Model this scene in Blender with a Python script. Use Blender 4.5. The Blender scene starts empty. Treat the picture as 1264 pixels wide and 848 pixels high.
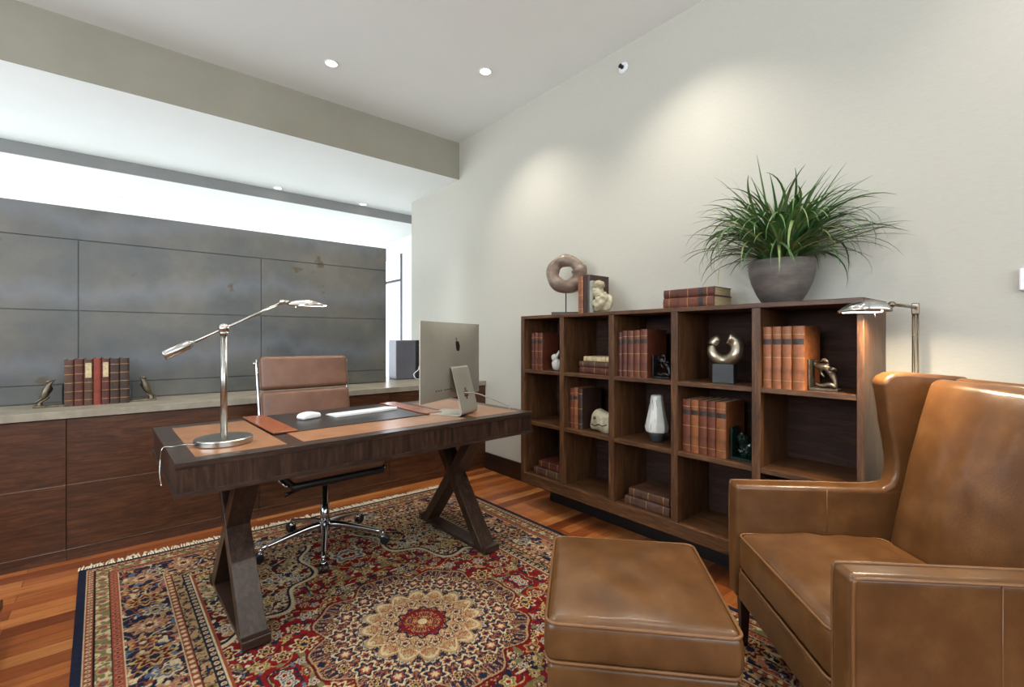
import bpy, bmesh, math, random
import numpy as np
from mathutils import Vector, Matrix, noise as mnoise
random.seed(7)
PI = math.pi
S = bpy.context.scene
COL = S.collection

# ---------------------------------------------------------------- camera
cam_d = bpy.data.cameras.new('camera'); cam = bpy.data.objects.new('camera', cam_d); COL.objects.link(cam)
cam.location = (0, 0, 1.20); cam.rotation_euler = (PI/2, 0, math.radians(50.112 - 90))
cam_d.sensor_width = 36; cam_d.lens = 570/1264*36; cam_d.shift_y = -6/1264; cam_d.clip_start = .02
S.camera = cam

# ---------------------------------------------------------------- world and light
W = bpy.data.worlds.new('world'); S.world = W; W.use_nodes = True
W.node_tree.nodes['Background'].inputs[0].default_value = (.86, .93, 1, 1)
W.node_tree.nodes['Background'].inputs[1].default_value = 2.4
S.view_settings.view_transform = 'Standard'; S.view_settings.look = 'None'
S.view_settings.gamma = 1; S.view_settings.use_curve_mapping = False
S.view_settings.exposure = 0.12

def area(name, loc, rot, sx, sy, power, color):
    l = bpy.data.lights.new(name, 'AREA'); l.shape = 'RECTANGLE'; l.size = sx; l.size_y = sy
    l.energy = power; l.color = color
    o = bpy.data.objects.new(name, l); o.location = loc; o.rotation_euler = rot; COL.objects.link(o); return o
# lights at the windows; unseen left and back ones tilt up to brighten the ceiling
area('daylight_left_window', (-3.28, .9, 2.10), (0, -PI/2-math.radians(32), 0), 1.6, 3.7, 128, (.80, .90, 1))
area('daylight_back_window', (.1, -2.68, 2.10), (PI/2+math.radians(32), 0, 0), 3.7, 1.6, 74, (.88, .94, 1))
area('fill_far_left_window', (-3.28, 5.6, 1.25), (0, -PI/2, 0), 1.8, 2.2, 72, (.88, .94, 1))  # unseen fill, added to brighten the ceilings beyond the partition
area('fill_far_window', (.3, 8.68, 1.1), (-PI/2, 0, 0), 5.0, 1.5, 46, (.88, .94, 1))  # added fill light from out of view for the far ceiling
area('daylight_side_window', (3.48, 7.05, 1.3), (0, PI/2, 0), 2.3, 1.4, 36, (.92, .96, 1))

# ---------------------------------------------------------------- material helpers
def lin(c):
    return tuple(((v/255)/12.92 if v/255 <= .04045 else ((v/255+.055)/1.055)**2.4) for v in c)
def nt(name):
    m = bpy.data.materials.new(name); m.use_nodes = True
    t = m.node_tree; return m, t, t.nodes['Principled BSDF'], t.nodes, t.links
def ramp(n, stops):
    r = n.new('ShaderNodeValToRGB'); e = r.color_ramp.elements
    while len(e) < len(stops): e.new(.5)
    for k, (p, c) in enumerate(stops):
        e[k].position = p; e[k].color = (*lin(c), 1)
    return r
def coords(n, l, scale=(1, 1, 1), rot=(0, 0, 0)):
    t = n.new('ShaderNodeTexCoord'); mp = n.new('ShaderNodeMapping')
    mp.inputs['Scale'].default_value = scale; mp.inputs['Rotation'].default_value = rot
    l.new(t.outputs['Object'], mp.inputs['Vector']); return mp.outputs[0]
def noise(n, l, vec, scale, detail=4, rough=.5, dist=0):
    k = n.new('ShaderNodeTexNoise'); k.inputs['Scale'].default_value = scale
    k.inputs['Detail'].default_value = detail; k.inputs['Roughness'].default_value = rough
    k.inputs['Distortion'].default_value = dist
    l.new(vec, k.inputs['Vector']); return k.outputs['Fac']
def bump(n, l, fac, b, strength=.2, dist=.002):
    k = n.new('ShaderNodeBump'); k.inputs['Strength'].default_value = strength; k.inputs['Distance'].default_value = dist
    l.new(fac, k.inputs['Height']); l.new(k.outputs[0], b.inputs['Normal'])
def mottled(name, stops, scale=6, rough=.5, metal=0, stretch=(1, 1, 1), bs=.15, bscale=80, bd=.001, detail=5, spec=.5, rot=(0, 0, 0), coat=0):
    m, t, b, n, l = nt(name)
    v = coords(n, l, stretch, rot); f = noise(n, l, v, scale, detail, .6)
    r = ramp(n, stops); l.new(f, r.inputs[0]); l.new(r.outputs[0], b.inputs['Base Color'])
    b.inputs['Roughness'].default_value = rough; b.inputs['Metallic'].default_value = metal
    b.inputs['Specular IOR Level'].default_value = spec; b.inputs['Coat Weight'].default_value = coat
    if bs: bump(n, l, noise(n, l, v, bscale, 3), b, bs, bd)
    return m
def wood(name, dark, mid, light, axis='x', rough=.4, scale=3, fine=1.0):
    st = {'x': (1, 9, 9), 'y': (9, 1, 9), 'z': (9, 9, 1)}[axis]
    m, t, b, n, l = nt(name)
    v = coords(n, l, st)
    f1 = noise(n, l, v, scale, 6, .6, 1.2); f2 = noise(n, l, v, scale*7, 3, .5)
    mx = n.new('ShaderNodeMath'); mx.operation = 'MULTIPLY_ADD'; mx.inputs[1].default_value = .35*fine
    l.new(f2, mx.inputs[0]); l.new(f1, mx.inputs[2])
    sb = n.new('ShaderNodeMath'); sb.operation = 'SUBTRACT'; sb.inputs[1].default_value = .175*fine; l.new(mx.outputs[0], sb.inputs[0])
    r = ramp(n, [(.3, dark), (.5, mid), (.72, light)]); l.new(sb.outputs[0], r.inputs[0])
    l.new(r.outputs[0], b.inputs['Base Color']); b.inputs['Roughness'].default_value = rough
    bump(n, l, f2, b, .08, .001); return m
def emit(name, color, strength):
    m, t, b, n, l = nt(name)
    b.inputs['Base Color'].default_value = (*lin(color), 1)
    b.inputs['Emission Color'].default_value = (*lin(color), 1); b.inputs['Emission Strength'].default_value = strength
    nz = noise(n, l, coords(n, l), 3)
    return m

M = {}
M['wall'] = mottled('linen_wallpaper', [(.3, (185, 182, 171)), (.7, (191, 188, 177))], 40, .85, stretch=(1, 1, 6), bs=.12, bscale=120, spec=.2)
M['ceil'] = mottled('ceiling_paint', [(.3, (228, 230, 227)), (.7, (232, 234, 231))], 2, .9, bs=0, spec=.2)
M['taupe'] = mottled('taupe_beam_face', [(.3, (150, 147, 132)), (.7, (158, 155, 140))], 2, .9, bs=0, spec=.2)  # beam face, darker than the ceiling slab behind it
M['band'] = mottled('grey_band_face', [(.3, (140, 140, 138)), (.7, (148, 148, 146))], 2, .9, bs=0, spec=.2)  # step face, greyer than the two ceilings it joins
M['white'] = mottled('white_paint', [(.3, (228, 230, 230)), (.7, (236, 238, 238))], 2, .8, bs=0, spec=.2)
M['dark_frame'] = mottled('dark_window_frame', [(.3, (44, 46, 50)), (.7, (52, 54, 58))], 4, .5, bs=0)
M['farfloor'] = mottled('pale_bounce_floor', [(.3, (196, 194, 188)), (.7, (206, 204, 198))], 2, .5, bs=0)  # pale colour chosen to bounce white light up to the ceilings
M['base'] = wood('dark_baseboard_wood', (26, 15, 11), (38, 22, 15), (50, 29, 20), 'y', .4)
M['credz'] = wood('figured_brown_veneer', (52, 29, 15), (74, 42, 23), (98, 60, 34), 'x', .38, 5)
M['desk'] = wood('dark_walnut', (34, 24, 20), (52, 37, 30), (74, 55, 45), 'x', .3, 4)
M['desk_z'] = wood('dark_walnut_upright', (30, 20, 15), (50, 34, 26), (78, 56, 44), 'z', .3, 4)
M['case'] = wood('brown_bookcase_wood', (54, 33, 18), (82, 52, 30), (112, 78, 48), 'y', .42, 4)
M['case_z'] = wood('brown_bookcase_wood_upright', (54, 33, 18), (82, 52, 30), (112, 78, 48), 'z', .42, 4)
M['case_back'] = wood('bookcase_back_shaded', (30, 15, 8), (48, 25, 13), (70, 39, 21), 'y', .85, 3)  # same wood darkened to deepen the shade inside the cubbies
M['stone'] = mottled('honed_grey_stone', [(.25, (128, 120, 106)), (.5, (150, 142, 126)), (.75, (170, 163, 147))], 9, .35, bs=.05)
M['leather'] = mottled('tan_leather', [(.2, (74, 46, 23)), (.5, (96, 63, 34)), (.8, (118, 82, 47))], 9, .30, bs=.25, bscale=150, bd=.0015, detail=7)
M['leather_pipe'] = mottled('tan_leather_piping', [(.3, (104, 69, 38)), (.7, (128, 88, 52))], 8, .36, bs=.1)
M['oleather'] = mottled('brown_office_leather', [(.25, (94, 64, 49)), (.5, (110, 77, 60)), (.75, (126, 90, 71))], 5, .4, bs=.2, bscale=160, bd=.001)
M['inlay'] = mottled('cognac_leather_inlay', [(.3, (132, 90, 61)), (.7, (154, 110, 77))], 14, .32, bs=.2, bscale=200)
M['padstrip'] = mottled('cognac_pad_strip', [(.3, (124, 66, 40)), (.7, (150, 84, 54))], 14, .26, bs=.1, bscale=200)
M['padblack'] = mottled('black_pad_leather', [(.3, (36, 34, 35)), (.7, (46, 43, 43))], 14, .38, bs=.15, bscale=200)
M['nickel'] = mottled('brushed_nickel', [(.3, (172, 171, 166)), (.7, (190, 189, 184))], 6, .25, 1, bs=.02)
M['chrome'] = mottled('polished_chrome', [(.3, (180, 180, 182)), (.7, (200, 200, 202))], 6, .12, 1, bs=0)
M['bronze'] = mottled('bronze_lamp_metal', [(.3, (110, 98, 84)), (.7, (138, 124, 108))], 6, .3, 1, bs=0)
M['alu'] = mottled('anodised_aluminium', [(.3, (160, 156, 143)), (.7, (172, 168, 155))], 5, .40, .4, bs=0)
M['black'] = mottled('black_plastic', [(.3, (16, 16, 17)), (.7, (24, 24, 25))], 6, .4, bs=0)
M['screen'] = mottled('dark_screen_glass', [(.3, (12, 12, 14)), (.7, (16, 16, 18))], 6, .08, bs=0)
M['whiteplas'] = mottled('white_plastic', [(.3, (226, 226, 226)), (.7, (236, 236, 236))], 6, .3, bs=0)
M['greybox'] = mottled('grey_metal_casing', [(.3, (92, 92, 100)), (.7, (106, 106, 114))], 4, .4, .3, bs=0)
M['pot'] = mottled('weathered_grey_pot', [(.25, (70, 66, 62)), (.5, (96, 88, 82)), (.75, (122, 112, 104))], 7, .6, bs=.4, bscale=30, bd=.003, stretch=(1, 1, 3))
M['soil'] = mottled('moss_soil', [(.3, (38, 42, 22)), (.7, (84, 92, 50))], 40, .9, bs=.6, bscale=90, bd=.004)
M['pages'] = mottled('aged_page_edges', [(.3, (176, 152, 112)), (.7, (204, 182, 142))], 10, .8, stretch=(1, 30, 30), bs=0)
M['gilt'] = mottled('dull_gilt', [(.3, (150, 112, 66)), (.7, (188, 150, 98))], 30, .45, .4, bs=0)
M['silver'] = mottled('hammered_silver', [(.3, (150, 138, 116)), (.7, (196, 186, 166))], 14, .28, .9, bs=.5, bscale=40, bd=.003)
M['stonering'] = mottled('banded_brown_stone', [(.3, (74, 56, 48)), (.5, (120, 100, 86)), (.7, (150, 134, 116))], 7, .4, bs=.4, bscale=20, bd=.004, stretch=(1, 1, 2))
M['pewter'] = mottled('pewter', [(.3, (78, 70, 60)), (.7, (136, 124, 106))], 25, .38, .8, bs=.5, bscale=60, bd=.003)
M['darkbronze'] = mottled('dark_bronze', [(.3, (34, 33, 34)), (.7, (66, 64, 64))], 25, .35, .6, bs=.4, bscale=60, bd=.003)
M['glassgreen'] = mottled('dark_green_glass', [(.3, (12, 26, 22)), (.7, (26, 50, 42))], 8, .08, bs=.3, bscale=30, bd=.004)
M['ceramic'] = mottled('white_ceramic', [(.3, (196, 196, 188)), (.7, (222, 222, 214))], 9, .3, bs=.1)
M['carved'] = mottled('carved_pale_stone', [(.3, (126, 112, 88)), (.5, (170, 158, 130)), (.7, (196, 190, 166))], 16, .6, bs=.7, bscale=28, bd=.006)
M['greenstone'] = mottled('green_grey_stone', [(.3, (116, 122, 108)), (.7, (166, 172, 156))], 16, .6, bs=.4, bscale=28, bd=.003)
M['slate'] = mottled('dark_slate_block', [(.3, (44, 46, 48)), (.7, (60, 62, 64))], 9, .5, bs=.1)
M['wool'] = mottled('cream_wool_fringe', [(.3, (206, 192, 160)), (.7, (232, 220, 192))], 30, .95, bs=.3)
M['navyedge'] = mottled('navy_wool_edge', [(.3, (28, 34, 58)), (.7, (38, 46, 72))], 30, .95, bs=.4)
M['lens'] = emit('lit_lens', (255, 248, 232), 6)
M['tube'] = emit('lit_tube', (255, 250, 240), 9)
M['farlens'] = emit('lit_far_lens', (255, 250, 240), 3)
M['glass'] = None
def glass():
    m, t, b, n, l = nt('window_glass')
    tr = n.new('ShaderNodeBsdfTransparent'); gl = n.new('ShaderNodeBsdfGlossy'); gl.inputs['Roughness'].default_value = .02
    mx = n.new('ShaderNodeMixShader'); mx.inputs[0].default_value = .04
    l.new(tr.outputs[0], mx.inputs[1]); l.new(gl.outputs[0], mx.inputs[2]); l.new(mx.outputs[0], n['Material Output'].inputs[0])
    return m
M['glass'] = glass()

def steel():
    """blackened hot-rolled steel: mottled grey with heat-blued horizontal bands"""
    m, t, b, n, l = nt('patinated_steel_panels')
    v = coords(n, l); big = noise(n, l, v, 1.3, 6, .65)
    r = ramp(n, [(.25, (70, 73, 74)), (.42, (92, 94, 93)), (.58, (110, 107, 99)), (.75, (122, 124, 120))]); l.new(big, r.inputs[0])
    sx = n.new('ShaderNodeSeparateXYZ'); l.new(v, sx.inputs[0])
    vs = coords(n, l, (1, 1, .2)); w = noise(n, l, vs, 1.6, 4, .6)
    ad = n.new('ShaderNodeMath'); ad.operation = 'MULTIPLY_ADD'; ad.inputs[1].default_value = .62; l.new(w, ad.inputs[0]); l.new(sx.outputs[2], ad.inputs[2])
    fr = n.new('ShaderNodeMath'); fr.operation = 'PINGPONG'; fr.inputs[1].default_value = .225
    of = n.new('ShaderNodeMath'); of.operation = 'SUBTRACT'; of.inputs[1].default_value = .46 + .28; l.new(ad.outputs[0], of.inputs[0]); l.new(of.outputs[0], fr.inputs[0])
    rb = n.new('ShaderNodeValToRGB'); e = rb.color_ramp.elements
    e[0].position = .0; e[0].color = (0, 0, 0, 1); e[1].position = .225; e[1].color = (1, 1, 1, 1)
    q = e.new(.13); q.color = (0, 0, 0, 1)
    l.new(fr.outputs[0], rb.inputs[0])
    mx = n.new('ShaderNodeMix'); mx.data_type = 'RGBA'; mx.inputs['B'].default_value = (*lin((128, 134, 146)), 1)
    ml = n.new('ShaderNodeMath'); ml.operation = 'MULTIPLY'; ml.inputs[1].default_value = .31; l.new(rb.outputs[0], ml.inputs[0])
    l.new(ml.outputs[0], mx.inputs['Factor']); l.new(r.outputs[0], mx.inputs['A'])
    sp = noise(n, l, v, 5.5, 3, .5); rs = n.new('ShaderNodeValToRGB'); rs.color_ramp.elements[0].position = .70; rs.color_ramp.elements[1].position = .74
    l.new(sp, rs.inputs[0])
    m2 = n.new('ShaderNodeMix'); m2.data_type = 'RGBA'; m2.inputs['B'].default_value = (*lin((92, 84, 66)), 1)
    l.new(rs.outputs[0], m2.inputs['Factor']); l.new(mx.outputs['Result'], m2.inputs['A'])
    l.new(m2.outputs['Result'], b.inputs['Base Color'])
    b.inputs['Metallic'].default_value = .35; b.inputs['Roughness'].default_value = .42
    bump(n, l, noise(n, l, v, 30, 4), b, .06, .002); return m
M['steel'] = steel()

def planks():
    """hardwood boards running along X"""
    m, t, b, n, l = nt('cherry_floorboards')
    tc = n.new('ShaderNodeTexCoord')
    br = n.new('ShaderNodeTexBrick'); br.offset = .37; br.offset_frequency = 2; br.squash = 1
    br.inputs['Scale'].default_value = 1; br.inputs['Mortar Size'].default_value = .0012
    br.inputs['Brick Width'].default_value = 1.05; br.inputs['Row Height'].default_value = .085
    br.inputs['Color1'].default_value = (0, 0, 0, 1); br.inputs['Color2'].default_value = (1, 1, 1, 1); br.inputs['Mortar'].default_value = (.5, .5, .5, 1)
    br.inputs['Mortar Smooth'].default_value = .2
    l.new(tc.outputs['Object'], br.inputs['Vector'])
    r = ramp(n, [(.0, (128, 64, 32)), (.3, (166, 92, 46)), (.65, (190, 114, 60)), (1, (210, 140, 80))]); l.new(br.outputs['Color'], r.inputs[0])
    v = coords(n, l, (1.2, 14, 1)); g = noise(n, l, v, 3, 6, .6, 1)
    rg = ramp(n, [(.25, (170, 160, 150)), (.75, (255, 255, 255))]); l.new(g, rg.inputs[0])
    mm = n.new('ShaderNodeMix'); mm.data_type = 'RGBA'; mm.blend_type = 'MULTIPLY'; mm.inputs['Factor'].default_value = 1
    l.new(r.outputs[0], mm.inputs['A']); l.new(rg.outputs[0], mm.inputs['B'])
    md = n.new('ShaderNodeMix'); md.data_type = 'RGBA'; md.inputs['B'].default_value = (*lin((60, 28, 14)), 1)
    l.new(br.outputs['Fac'], md.inputs['Factor']); l.new(mm.outputs['Result'], md.inputs['A'])
    l.new(md.outputs['Result'], b.inputs['Base Color']); b.inputs['Roughness'].default_value = .3
    bump(n, l, br.outputs['Fac'], b, -.2, .001); return m
M['floor'] = planks()

def vcol(name, rough, spec=.5, sub=0, bs=.0):
    m, t, b, n, l = nt(name)
    a = n.new('ShaderNodeVertexColor'); a.layer_name = 'Col'; l.new(a.outputs[0], b.inputs['Base Color'])
    b.inputs['Roughness'].default_value = rough; b.inputs['Specular IOR Level'].default_value = spec
    if bs: bump(n, l, noise(n, l, coords(n, l), 260, 3), b, bs, .003)
    return m
M['leaf'] = vcol('grass_leaves', .4)
M['rug'] = vcol('persian_wool_pile', .95, .1, bs=.5)

def bookleather(name, c):
    d = tuple(int(v*.72) for v in c); u = tuple(min(255, int(v*1.18)) for v in c)
    return mottled(name, [(.28, d), (.5, c), (.74, u)], 18, .42, bs=.3, bscale=90, bd=.001)
M['b_tan'] = bookleather('tan_calf_binding', (136, 80, 45))
M['b_rust'] = bookleather('rust_calf_binding', (104, 54, 36))
M['b_red'] = bookleather('red_brown_binding', (86, 42, 33))
M['b_brightred'] = bookleather('orange_red_binding', (134, 56, 40))
M['b_brown'] = bookleather('brown_binding', (84, 56, 41))
M['b_dark'] = bookleather('dark_brown_binding', (62, 42, 34))
M['b_cream'] = bookleather('cream_vellum_binding', (196, 178, 140))
M['b_dull'] = bookleather('dull_brown_binding', (82, 58, 46))
M['label'] = mottled('dark_spine_label', [(.3, (34, 28, 26)), (.7, (58, 46, 38))], 60, .5, bs=0)

# ---------------------------------------------------------------- geometry helpers
def link(name, me, mat, parent=None, loc=(0, 0, 0), rot=(0, 0, 0), bevel=0, smooth=False, seg=2):
    o = bpy.data.objects.new(name, me); COL.objects.link(o)
    if mat: me.materials.append(mat)
    o.location = loc; o.rotation_euler = rot
    if parent: o.parent = parent
    if smooth or bevel:
        me.polygons.foreach_set('use_smooth', [True]*len(me.polygons))
    if bevel:
        b = o.modifiers.new('bevel', 'BEVEL'); b.width = bevel; b.segments = seg; b.limit_method = 'ANGLE'
        b.angle_limit = math.radians(35); b.harden_normals = True
    return o
def obj(name, bm, mat, parent=None, **k):
    bmesh.ops.recalc_face_normals(bm, faces=bm.faces)
    me = bpy.data.meshes.new(name); bm.to_mesh(me); bm.free(); return link(name, me, mat, parent, **k)
def thing(name, label, cat, loc=(0, 0, 0), rotz=0, group=None, rot=None):
    o = bpy.data.objects.new(name, None); COL.objects.link(o); o.empty_display_size = .1
    o.location = loc; o.rotation_euler = rot if rot else (0, 0, rotz)
    tag(o, label, cat, group); return o
def tag(o, label, cat, group=None):
    o['label'] = label; o['category'] = cat
    if group: o['group'] = group
    return o
def struct(o): o['kind'] = 'structure'; return o
def box(bm, x0, x1, y0, y1, z0, z1, mat=None):
    vs = [bm.verts.new(((x0, x1)[i], (y0, y1)[j], (z0, z1)[k])) for i in (0, 1) for j in (0, 1) for k in (0, 1)]
    if mat is not None:
        for v in vs: v.co = mat @ v.co
    for f in ((0, 1, 3, 2), (4, 6, 7, 5), (0, 4, 5, 1), (2, 3, 7, 6), (0, 2, 6, 4), (1, 5, 7, 3)): bm.faces.new([vs[i] for i in f])
    return bm
def B(*a, **k): return box(bmesh.new(), *a, **k)
def prism(bm, pts, axis, a, b):
    """2D outline extruded along axis from a to b; pts in the two other axes in order"""
    def mk(p, h):
        if axis == 'x': return (h, p[0], p[1])
        if axis == 'y': return (p[0], h, p[1])
        return (p[0], p[1], h)
    A = [bm.verts.new(mk(p, a)) for p in pts]; C = [bm.verts.new(mk(p, b)) for p in pts]
    bm.faces.new(A); bm.faces.new(C[::-1])
    for i in range(len(pts)):
        j = (i+1) % len(pts); bm.faces.new((A[i], A[j], C[j], C[i]))
    return bm
def lathe(bm, prof, n=32, M4=None, ang0=0):
    rings = []
    for r, z in prof:
        if r < 1e-6: rings.append([bm.verts.new((0, 0, z))])
        else: rings.append([bm.verts.new((r*math.cos(ang0+2*PI*i/n), r*math.sin(ang0+2*PI*i/n), z)) for i in range(n)])
    for a, b in zip(rings, rings[1:]):
        for i in range(n):
            j = (i+1) % n
            if len(a) == 1 and len(b) == 1: continue
            if len(a) == 1: bm.faces.new((a[0], b[i], b[j]))
            elif len(b) == 1: bm.faces.new((a[i], a[j], b[0]))
            else: bm.faces.new((a[i], a[j], b[j], b[i]))
    if len(rings[0]) > 1: bm.faces.new(rings[0][::-1])
    if len(rings[-1]) > 1: bm.faces.new(rings[-1])
    if M4 is not None:
        for rg in rings:
            for v in rg: v.co = M4 @ v.co
    return bm
def catmull(p, k):
    p = [Vector(q) for q in p]; out = []
    for i in range(len(p)-1):
        a = p[max(i-1, 0)]; b = p[i]; c = p[i+1]; d = p[min(i+2, len(p)-1)]
        for s in range(k):
            t = s/k; out.append(.5*((2*b)+(c-a)*t+(2*a-5*b+4*c-d)*t*t+(3*b-a-3*c+d)*t**3))
    out.append(p[-1]); return out
def tube(bm, pts, rad, n=10, k=0, closed=False):
    if k:
        if isinstance(rad, (list, tuple)):
            rr = catmull([(r, 0, 0) for r in rad], k); rad = [max(v.x, .0003) for v in rr]
        pts = catmull(pts, k)
    pts = [Vector(p) for p in pts]; N = len(pts)
    if not isinstance(rad, (list, tuple)): rad = [rad]*N
    rings = []; up = None
    for i, p in enumerate(pts):
        if closed: t = (pts[(i+1) % N]-pts[i-1]).normalized()
        else: t = (pts[min(i+1, N-1)]-pts[max(i-1, 0)]).normalized()
        if up is None:
            up = Vector((0, 0, 1)) if abs(t.z) < .9 else Vector((1, 0, 0))
        up = (up - t*up.dot(t)).normalized(); s = t.cross(up)
        rings.append([bm.verts.new(p + rad[i]*(math.cos(2*PI*j/n)*up + math.sin(2*PI*j/n)*s)) for j in range(n)])
    R = rings + ([rings[0]] if closed else [])
    for a, b in zip(R, R[1:]):
        for j in range(n):
            q = (j+1) % n; bm.faces.new((a[j], a[q], b[q], b[j]))
    if not closed: bm.faces.new(rings[0][::-1]); bm.faces.new(rings[-1])
    return bm
def rbox(bm, cx, cy, cz, hx, hy, hz, r, seg=4, n=8, f=None, M4=None):
    """box with rounded edges on a grid; f may reshape each (local) point"""
    def ax(h):
        rr = min(r, h*.999)
        a = [-h + rr*(1-math.cos(PI/2*i/seg)) if False else -h + rr*i/seg for i in range(seg+1)]
        inner = [-(h-rr) + 2*(h-rr)*i/n for i in range(1, n)]
        return a + inner + [-v for v in a[::-1]]
    AX, AY, AZ = ax(hx), ax(hy), ax(hz); H = (hx, hy, hz); cache = {}
    def V(p):
        key = tuple(round(c, 6) for c in p)
        if key in cache: return cache[key]
        q = [max(-(h-min(r, h*.999)), min(h-min(r, h*.999), c)) for c, h in zip(p, H)]
        d = Vector(p)-Vector(q); 
        if d.length > 1e-9:
            rr = min(r, min(H)*.999); d = d.normalized()*max(abs(c) for c in d)
        v = Vector(q)+d
        if f: v = Vector(f(v))
        v = v + Vector((cx, cy, cz))
        if M4 is not None: v = M4 @ v
        cache[key] = bm.verts.new(v); return cache[key]
    def face(A, Bx, mk):
        for i in range(len(A)-1):
            for j in range(len(Bx)-1):
                vs = [V(mk(A[i], Bx[j])), V(mk(A[i+1], Bx[j])), V(mk(A[i+1], Bx[j+1])), V(mk(A[i], Bx[j+1]))]
                if len(set(vs)) == 4: 
                    try: bm.faces.new(vs)
                    except ValueError: pass
    for s in (-1, 1):
        face(AX, AY, lambda a, b: (a, b, s*hz)); face(AX, AZ, lambda a, b: (a, s*hy, b)); face(AY, AZ, lambda a, b: (s*hx, a, b))
    return bm
def blob(bm, c, rx, ry, rz, amp=0, fr=8, sub=3, seed=0, M4=None):
    r = bmesh.ops.create_icosphere(bm, subdivisions=sub, radius=1)
    for v in r['verts']:
        d = 1 + amp*mnoise.noise(v.co*fr*.5+Vector((seed, seed*2, 0)))
        p = Vector((v.co.x*rx*d, v.co.y*ry*d, v.co.z*rz*d))
        if M4 is not None: p = M4 @ p
        v.co = p + Vector(c)
    return bm
RotZ = lambda a: Matrix.Rotation(a, 4, 'Z')
T = lambda *v: Matrix.Translation(Vector(v))

# ================================================================ THE SETTING
XW, CEIL = 2.565, 3.16
struct(obj('floor', B(-3.2, 3.3, -2.6, 4.03, -.1, 0), M['floor']))
struct(obj('floor_far', B(-3.2, 3.3, 4.03, 8.6, -.1, 0), M['farfloor']))  # unseen floor, made pale to act as a reflector
struct(obj('ceiling', B(-3.2, 2.9, -2.6, 3.893, CEIL, CEIL+.3), M['ceil']))
struct(obj('ceiling_lower', B(-3.2, 3.3, 3.906, 5.43, 2.797, CEIL+.3), M['ceil']))
struct(obj('ceiling_far', B(-3.2, 3.3, 5.443, 8.6, 2.69, CEIL+.3), M['ceil']))
struct(obj('trim_1', B(-3.2, XW, 3.893, 3.906, 2.797, CEIL), M['taupe']))
struct(obj('trim_2', B(-3.2, 3.145, 5.43, 5.443, 2.69, 2.797), M['band']))
struct(obj('wall_right', B(XW, 3.145, -2.6, 4.903, 0, CEIL), M['wall']))
bm = bmesh.new()   # far right wall with the window opening
box(bm, 3.145, 3.3, 4.903, 6.30, 0, 2.69); box(bm, 3.145, 3.3, 7.8, 8.6, 0, 2.69)
box(bm, 3.145, 3.3, 6.30, 7.8, 2.47, 2.69); box(bm, 3.145, 3.3, 6.30, 7.8, 0, .12)
struct(obj('wall_far_right', bm, M['white']))
w = struct(obj('window_1', B(3.19, 3.198, 6.38, 7.72, .18, 2.42), M['glass']))
bm = bmesh.new()
box(bm, 3.15, 3.24, 6.30, 6.385, .12, 2.47); box(bm, 3.15, 3.24, 7.72, 7.8, .12, 2.47)
box(bm, 3.165, 3.225, 6.385, 7.72, 2.07, 2.105)
obj('window_frame', bm, M['dark_frame'], w, bevel=.004)
bm = bmesh.new(); box(bm, 3.16, 3.23, 6.385, 7.72, 2.421, 2.469); box(bm, 3.16, 3.23, 6.385, 7.72, .121, .179); obj('window_rail', bm, M['white'], w)
# left wall of the whole place with two windows
bm = bmesh.new()
for (a, b, z0, z1) in ((-2.6, -1.0, 0, 3.46), (2.8, 4.5, 0, 3.46), (8.1, 8.6, 0, 3.46), (-1.0, 2.8, 0, 1.25), (-1.0, 2.8, 2.95, 3.46), (4.5, 8.1, 0, .3), (4.5, 8.1, 2.62, 3.46)):
    box(bm, -3.4, -3.2, a, b, z0, z1)
struct(obj('wall_left', bm, M['wall']))
def window(name, x0, x1, y0, y1, z0, z1, n, ax):
    bm = bmesh.new(); fb = bmesh.new(); w_ = .05
    if ax == 'x':   # lies in a plane of constant x
        xm = (x0+x1)/2; g = struct(obj(name, B(xm-.004, xm+.004, y0+w_, y1-w_, z0+w_, z1-w_), M['glass']))
        box(fb, xm-.03, xm+.03, y0, y1, z0, z0+w_); box(fb, xm-.03, xm+.03, y0, y1, z1-w_, z1)
        for i in range(n+1):
            y = y0 + (y1-y0-w_)*i/n; box(fb, xm-.03, xm+.03, y, y+w_, z0+w_, z1-w_)
    else:
        ym = (y0+y1)/2; g = struct(obj(name, B(x0+w_, x1-w_, ym-.004, ym+.004, z0+w_, z1-w_), M['glass']))
        box(fb, x0, x1, ym-.03, ym+.03, z0, z0+w_); box(fb, x0, x1, ym-.03, ym+.03, z1-w_, z1)
        for i in range(n+1):
            x = x0 + (x1-x0-w_)*i/n; box(fb, x, x+w_, ym-.03, ym+.03, z0+w_, z1-w_)
    obj('window_frame', fb, M['dark_frame'], g)
window('window_2', -3.36, -3.26, -1.0, 2.8, 1.25, 2.95, 3, 'x')
window('window_3_added', -3.36, -3.26, 4.5, 8.1, .3, 2.62, 3, 'x')  # unseen window added to carry the far left fill light
bm = bmesh.new()
for (a, b, z0, z1) in ((-3.4, -1.8, 0, 3.46), (2.0, 3.3, 0, 3.46), (-1.8, 2.0, 0, 1.25), (-1.8, 2.0, 2.95, 3.46)): box(bm, a, b, -2.8, -2.6, z0, z1)
struct(obj('wall_back', bm, M['wall'])); window('window_4', -1.8, 2.0, -2.76, -2.66, 1.25, 2.95, 3, 'y')
bm = bmesh.new()
for (a, b, z0, z1) in ((-3.4, -2.3, 0, 3.46), (2.9, 3.5, 0, 3.46), (-2.3, 2.9, 0, .3), (-2.3, 2.9, 2.62, 3.46)): box(bm, a, b, 8.6, 8.8, z0, z1)
struct(obj('wall_far', bm, M['white'])); window('window_5_added', -2.3, 2.9, 8.64, 8.74, .3, 2.62, 4, 'y')  # window out of view, added to light the far ceiling
struct(obj('baseboard_right', B(XW-.016, XW-.0005, 2.56, 3.44, 0, .15), M['base'], bevel=.003))
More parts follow.
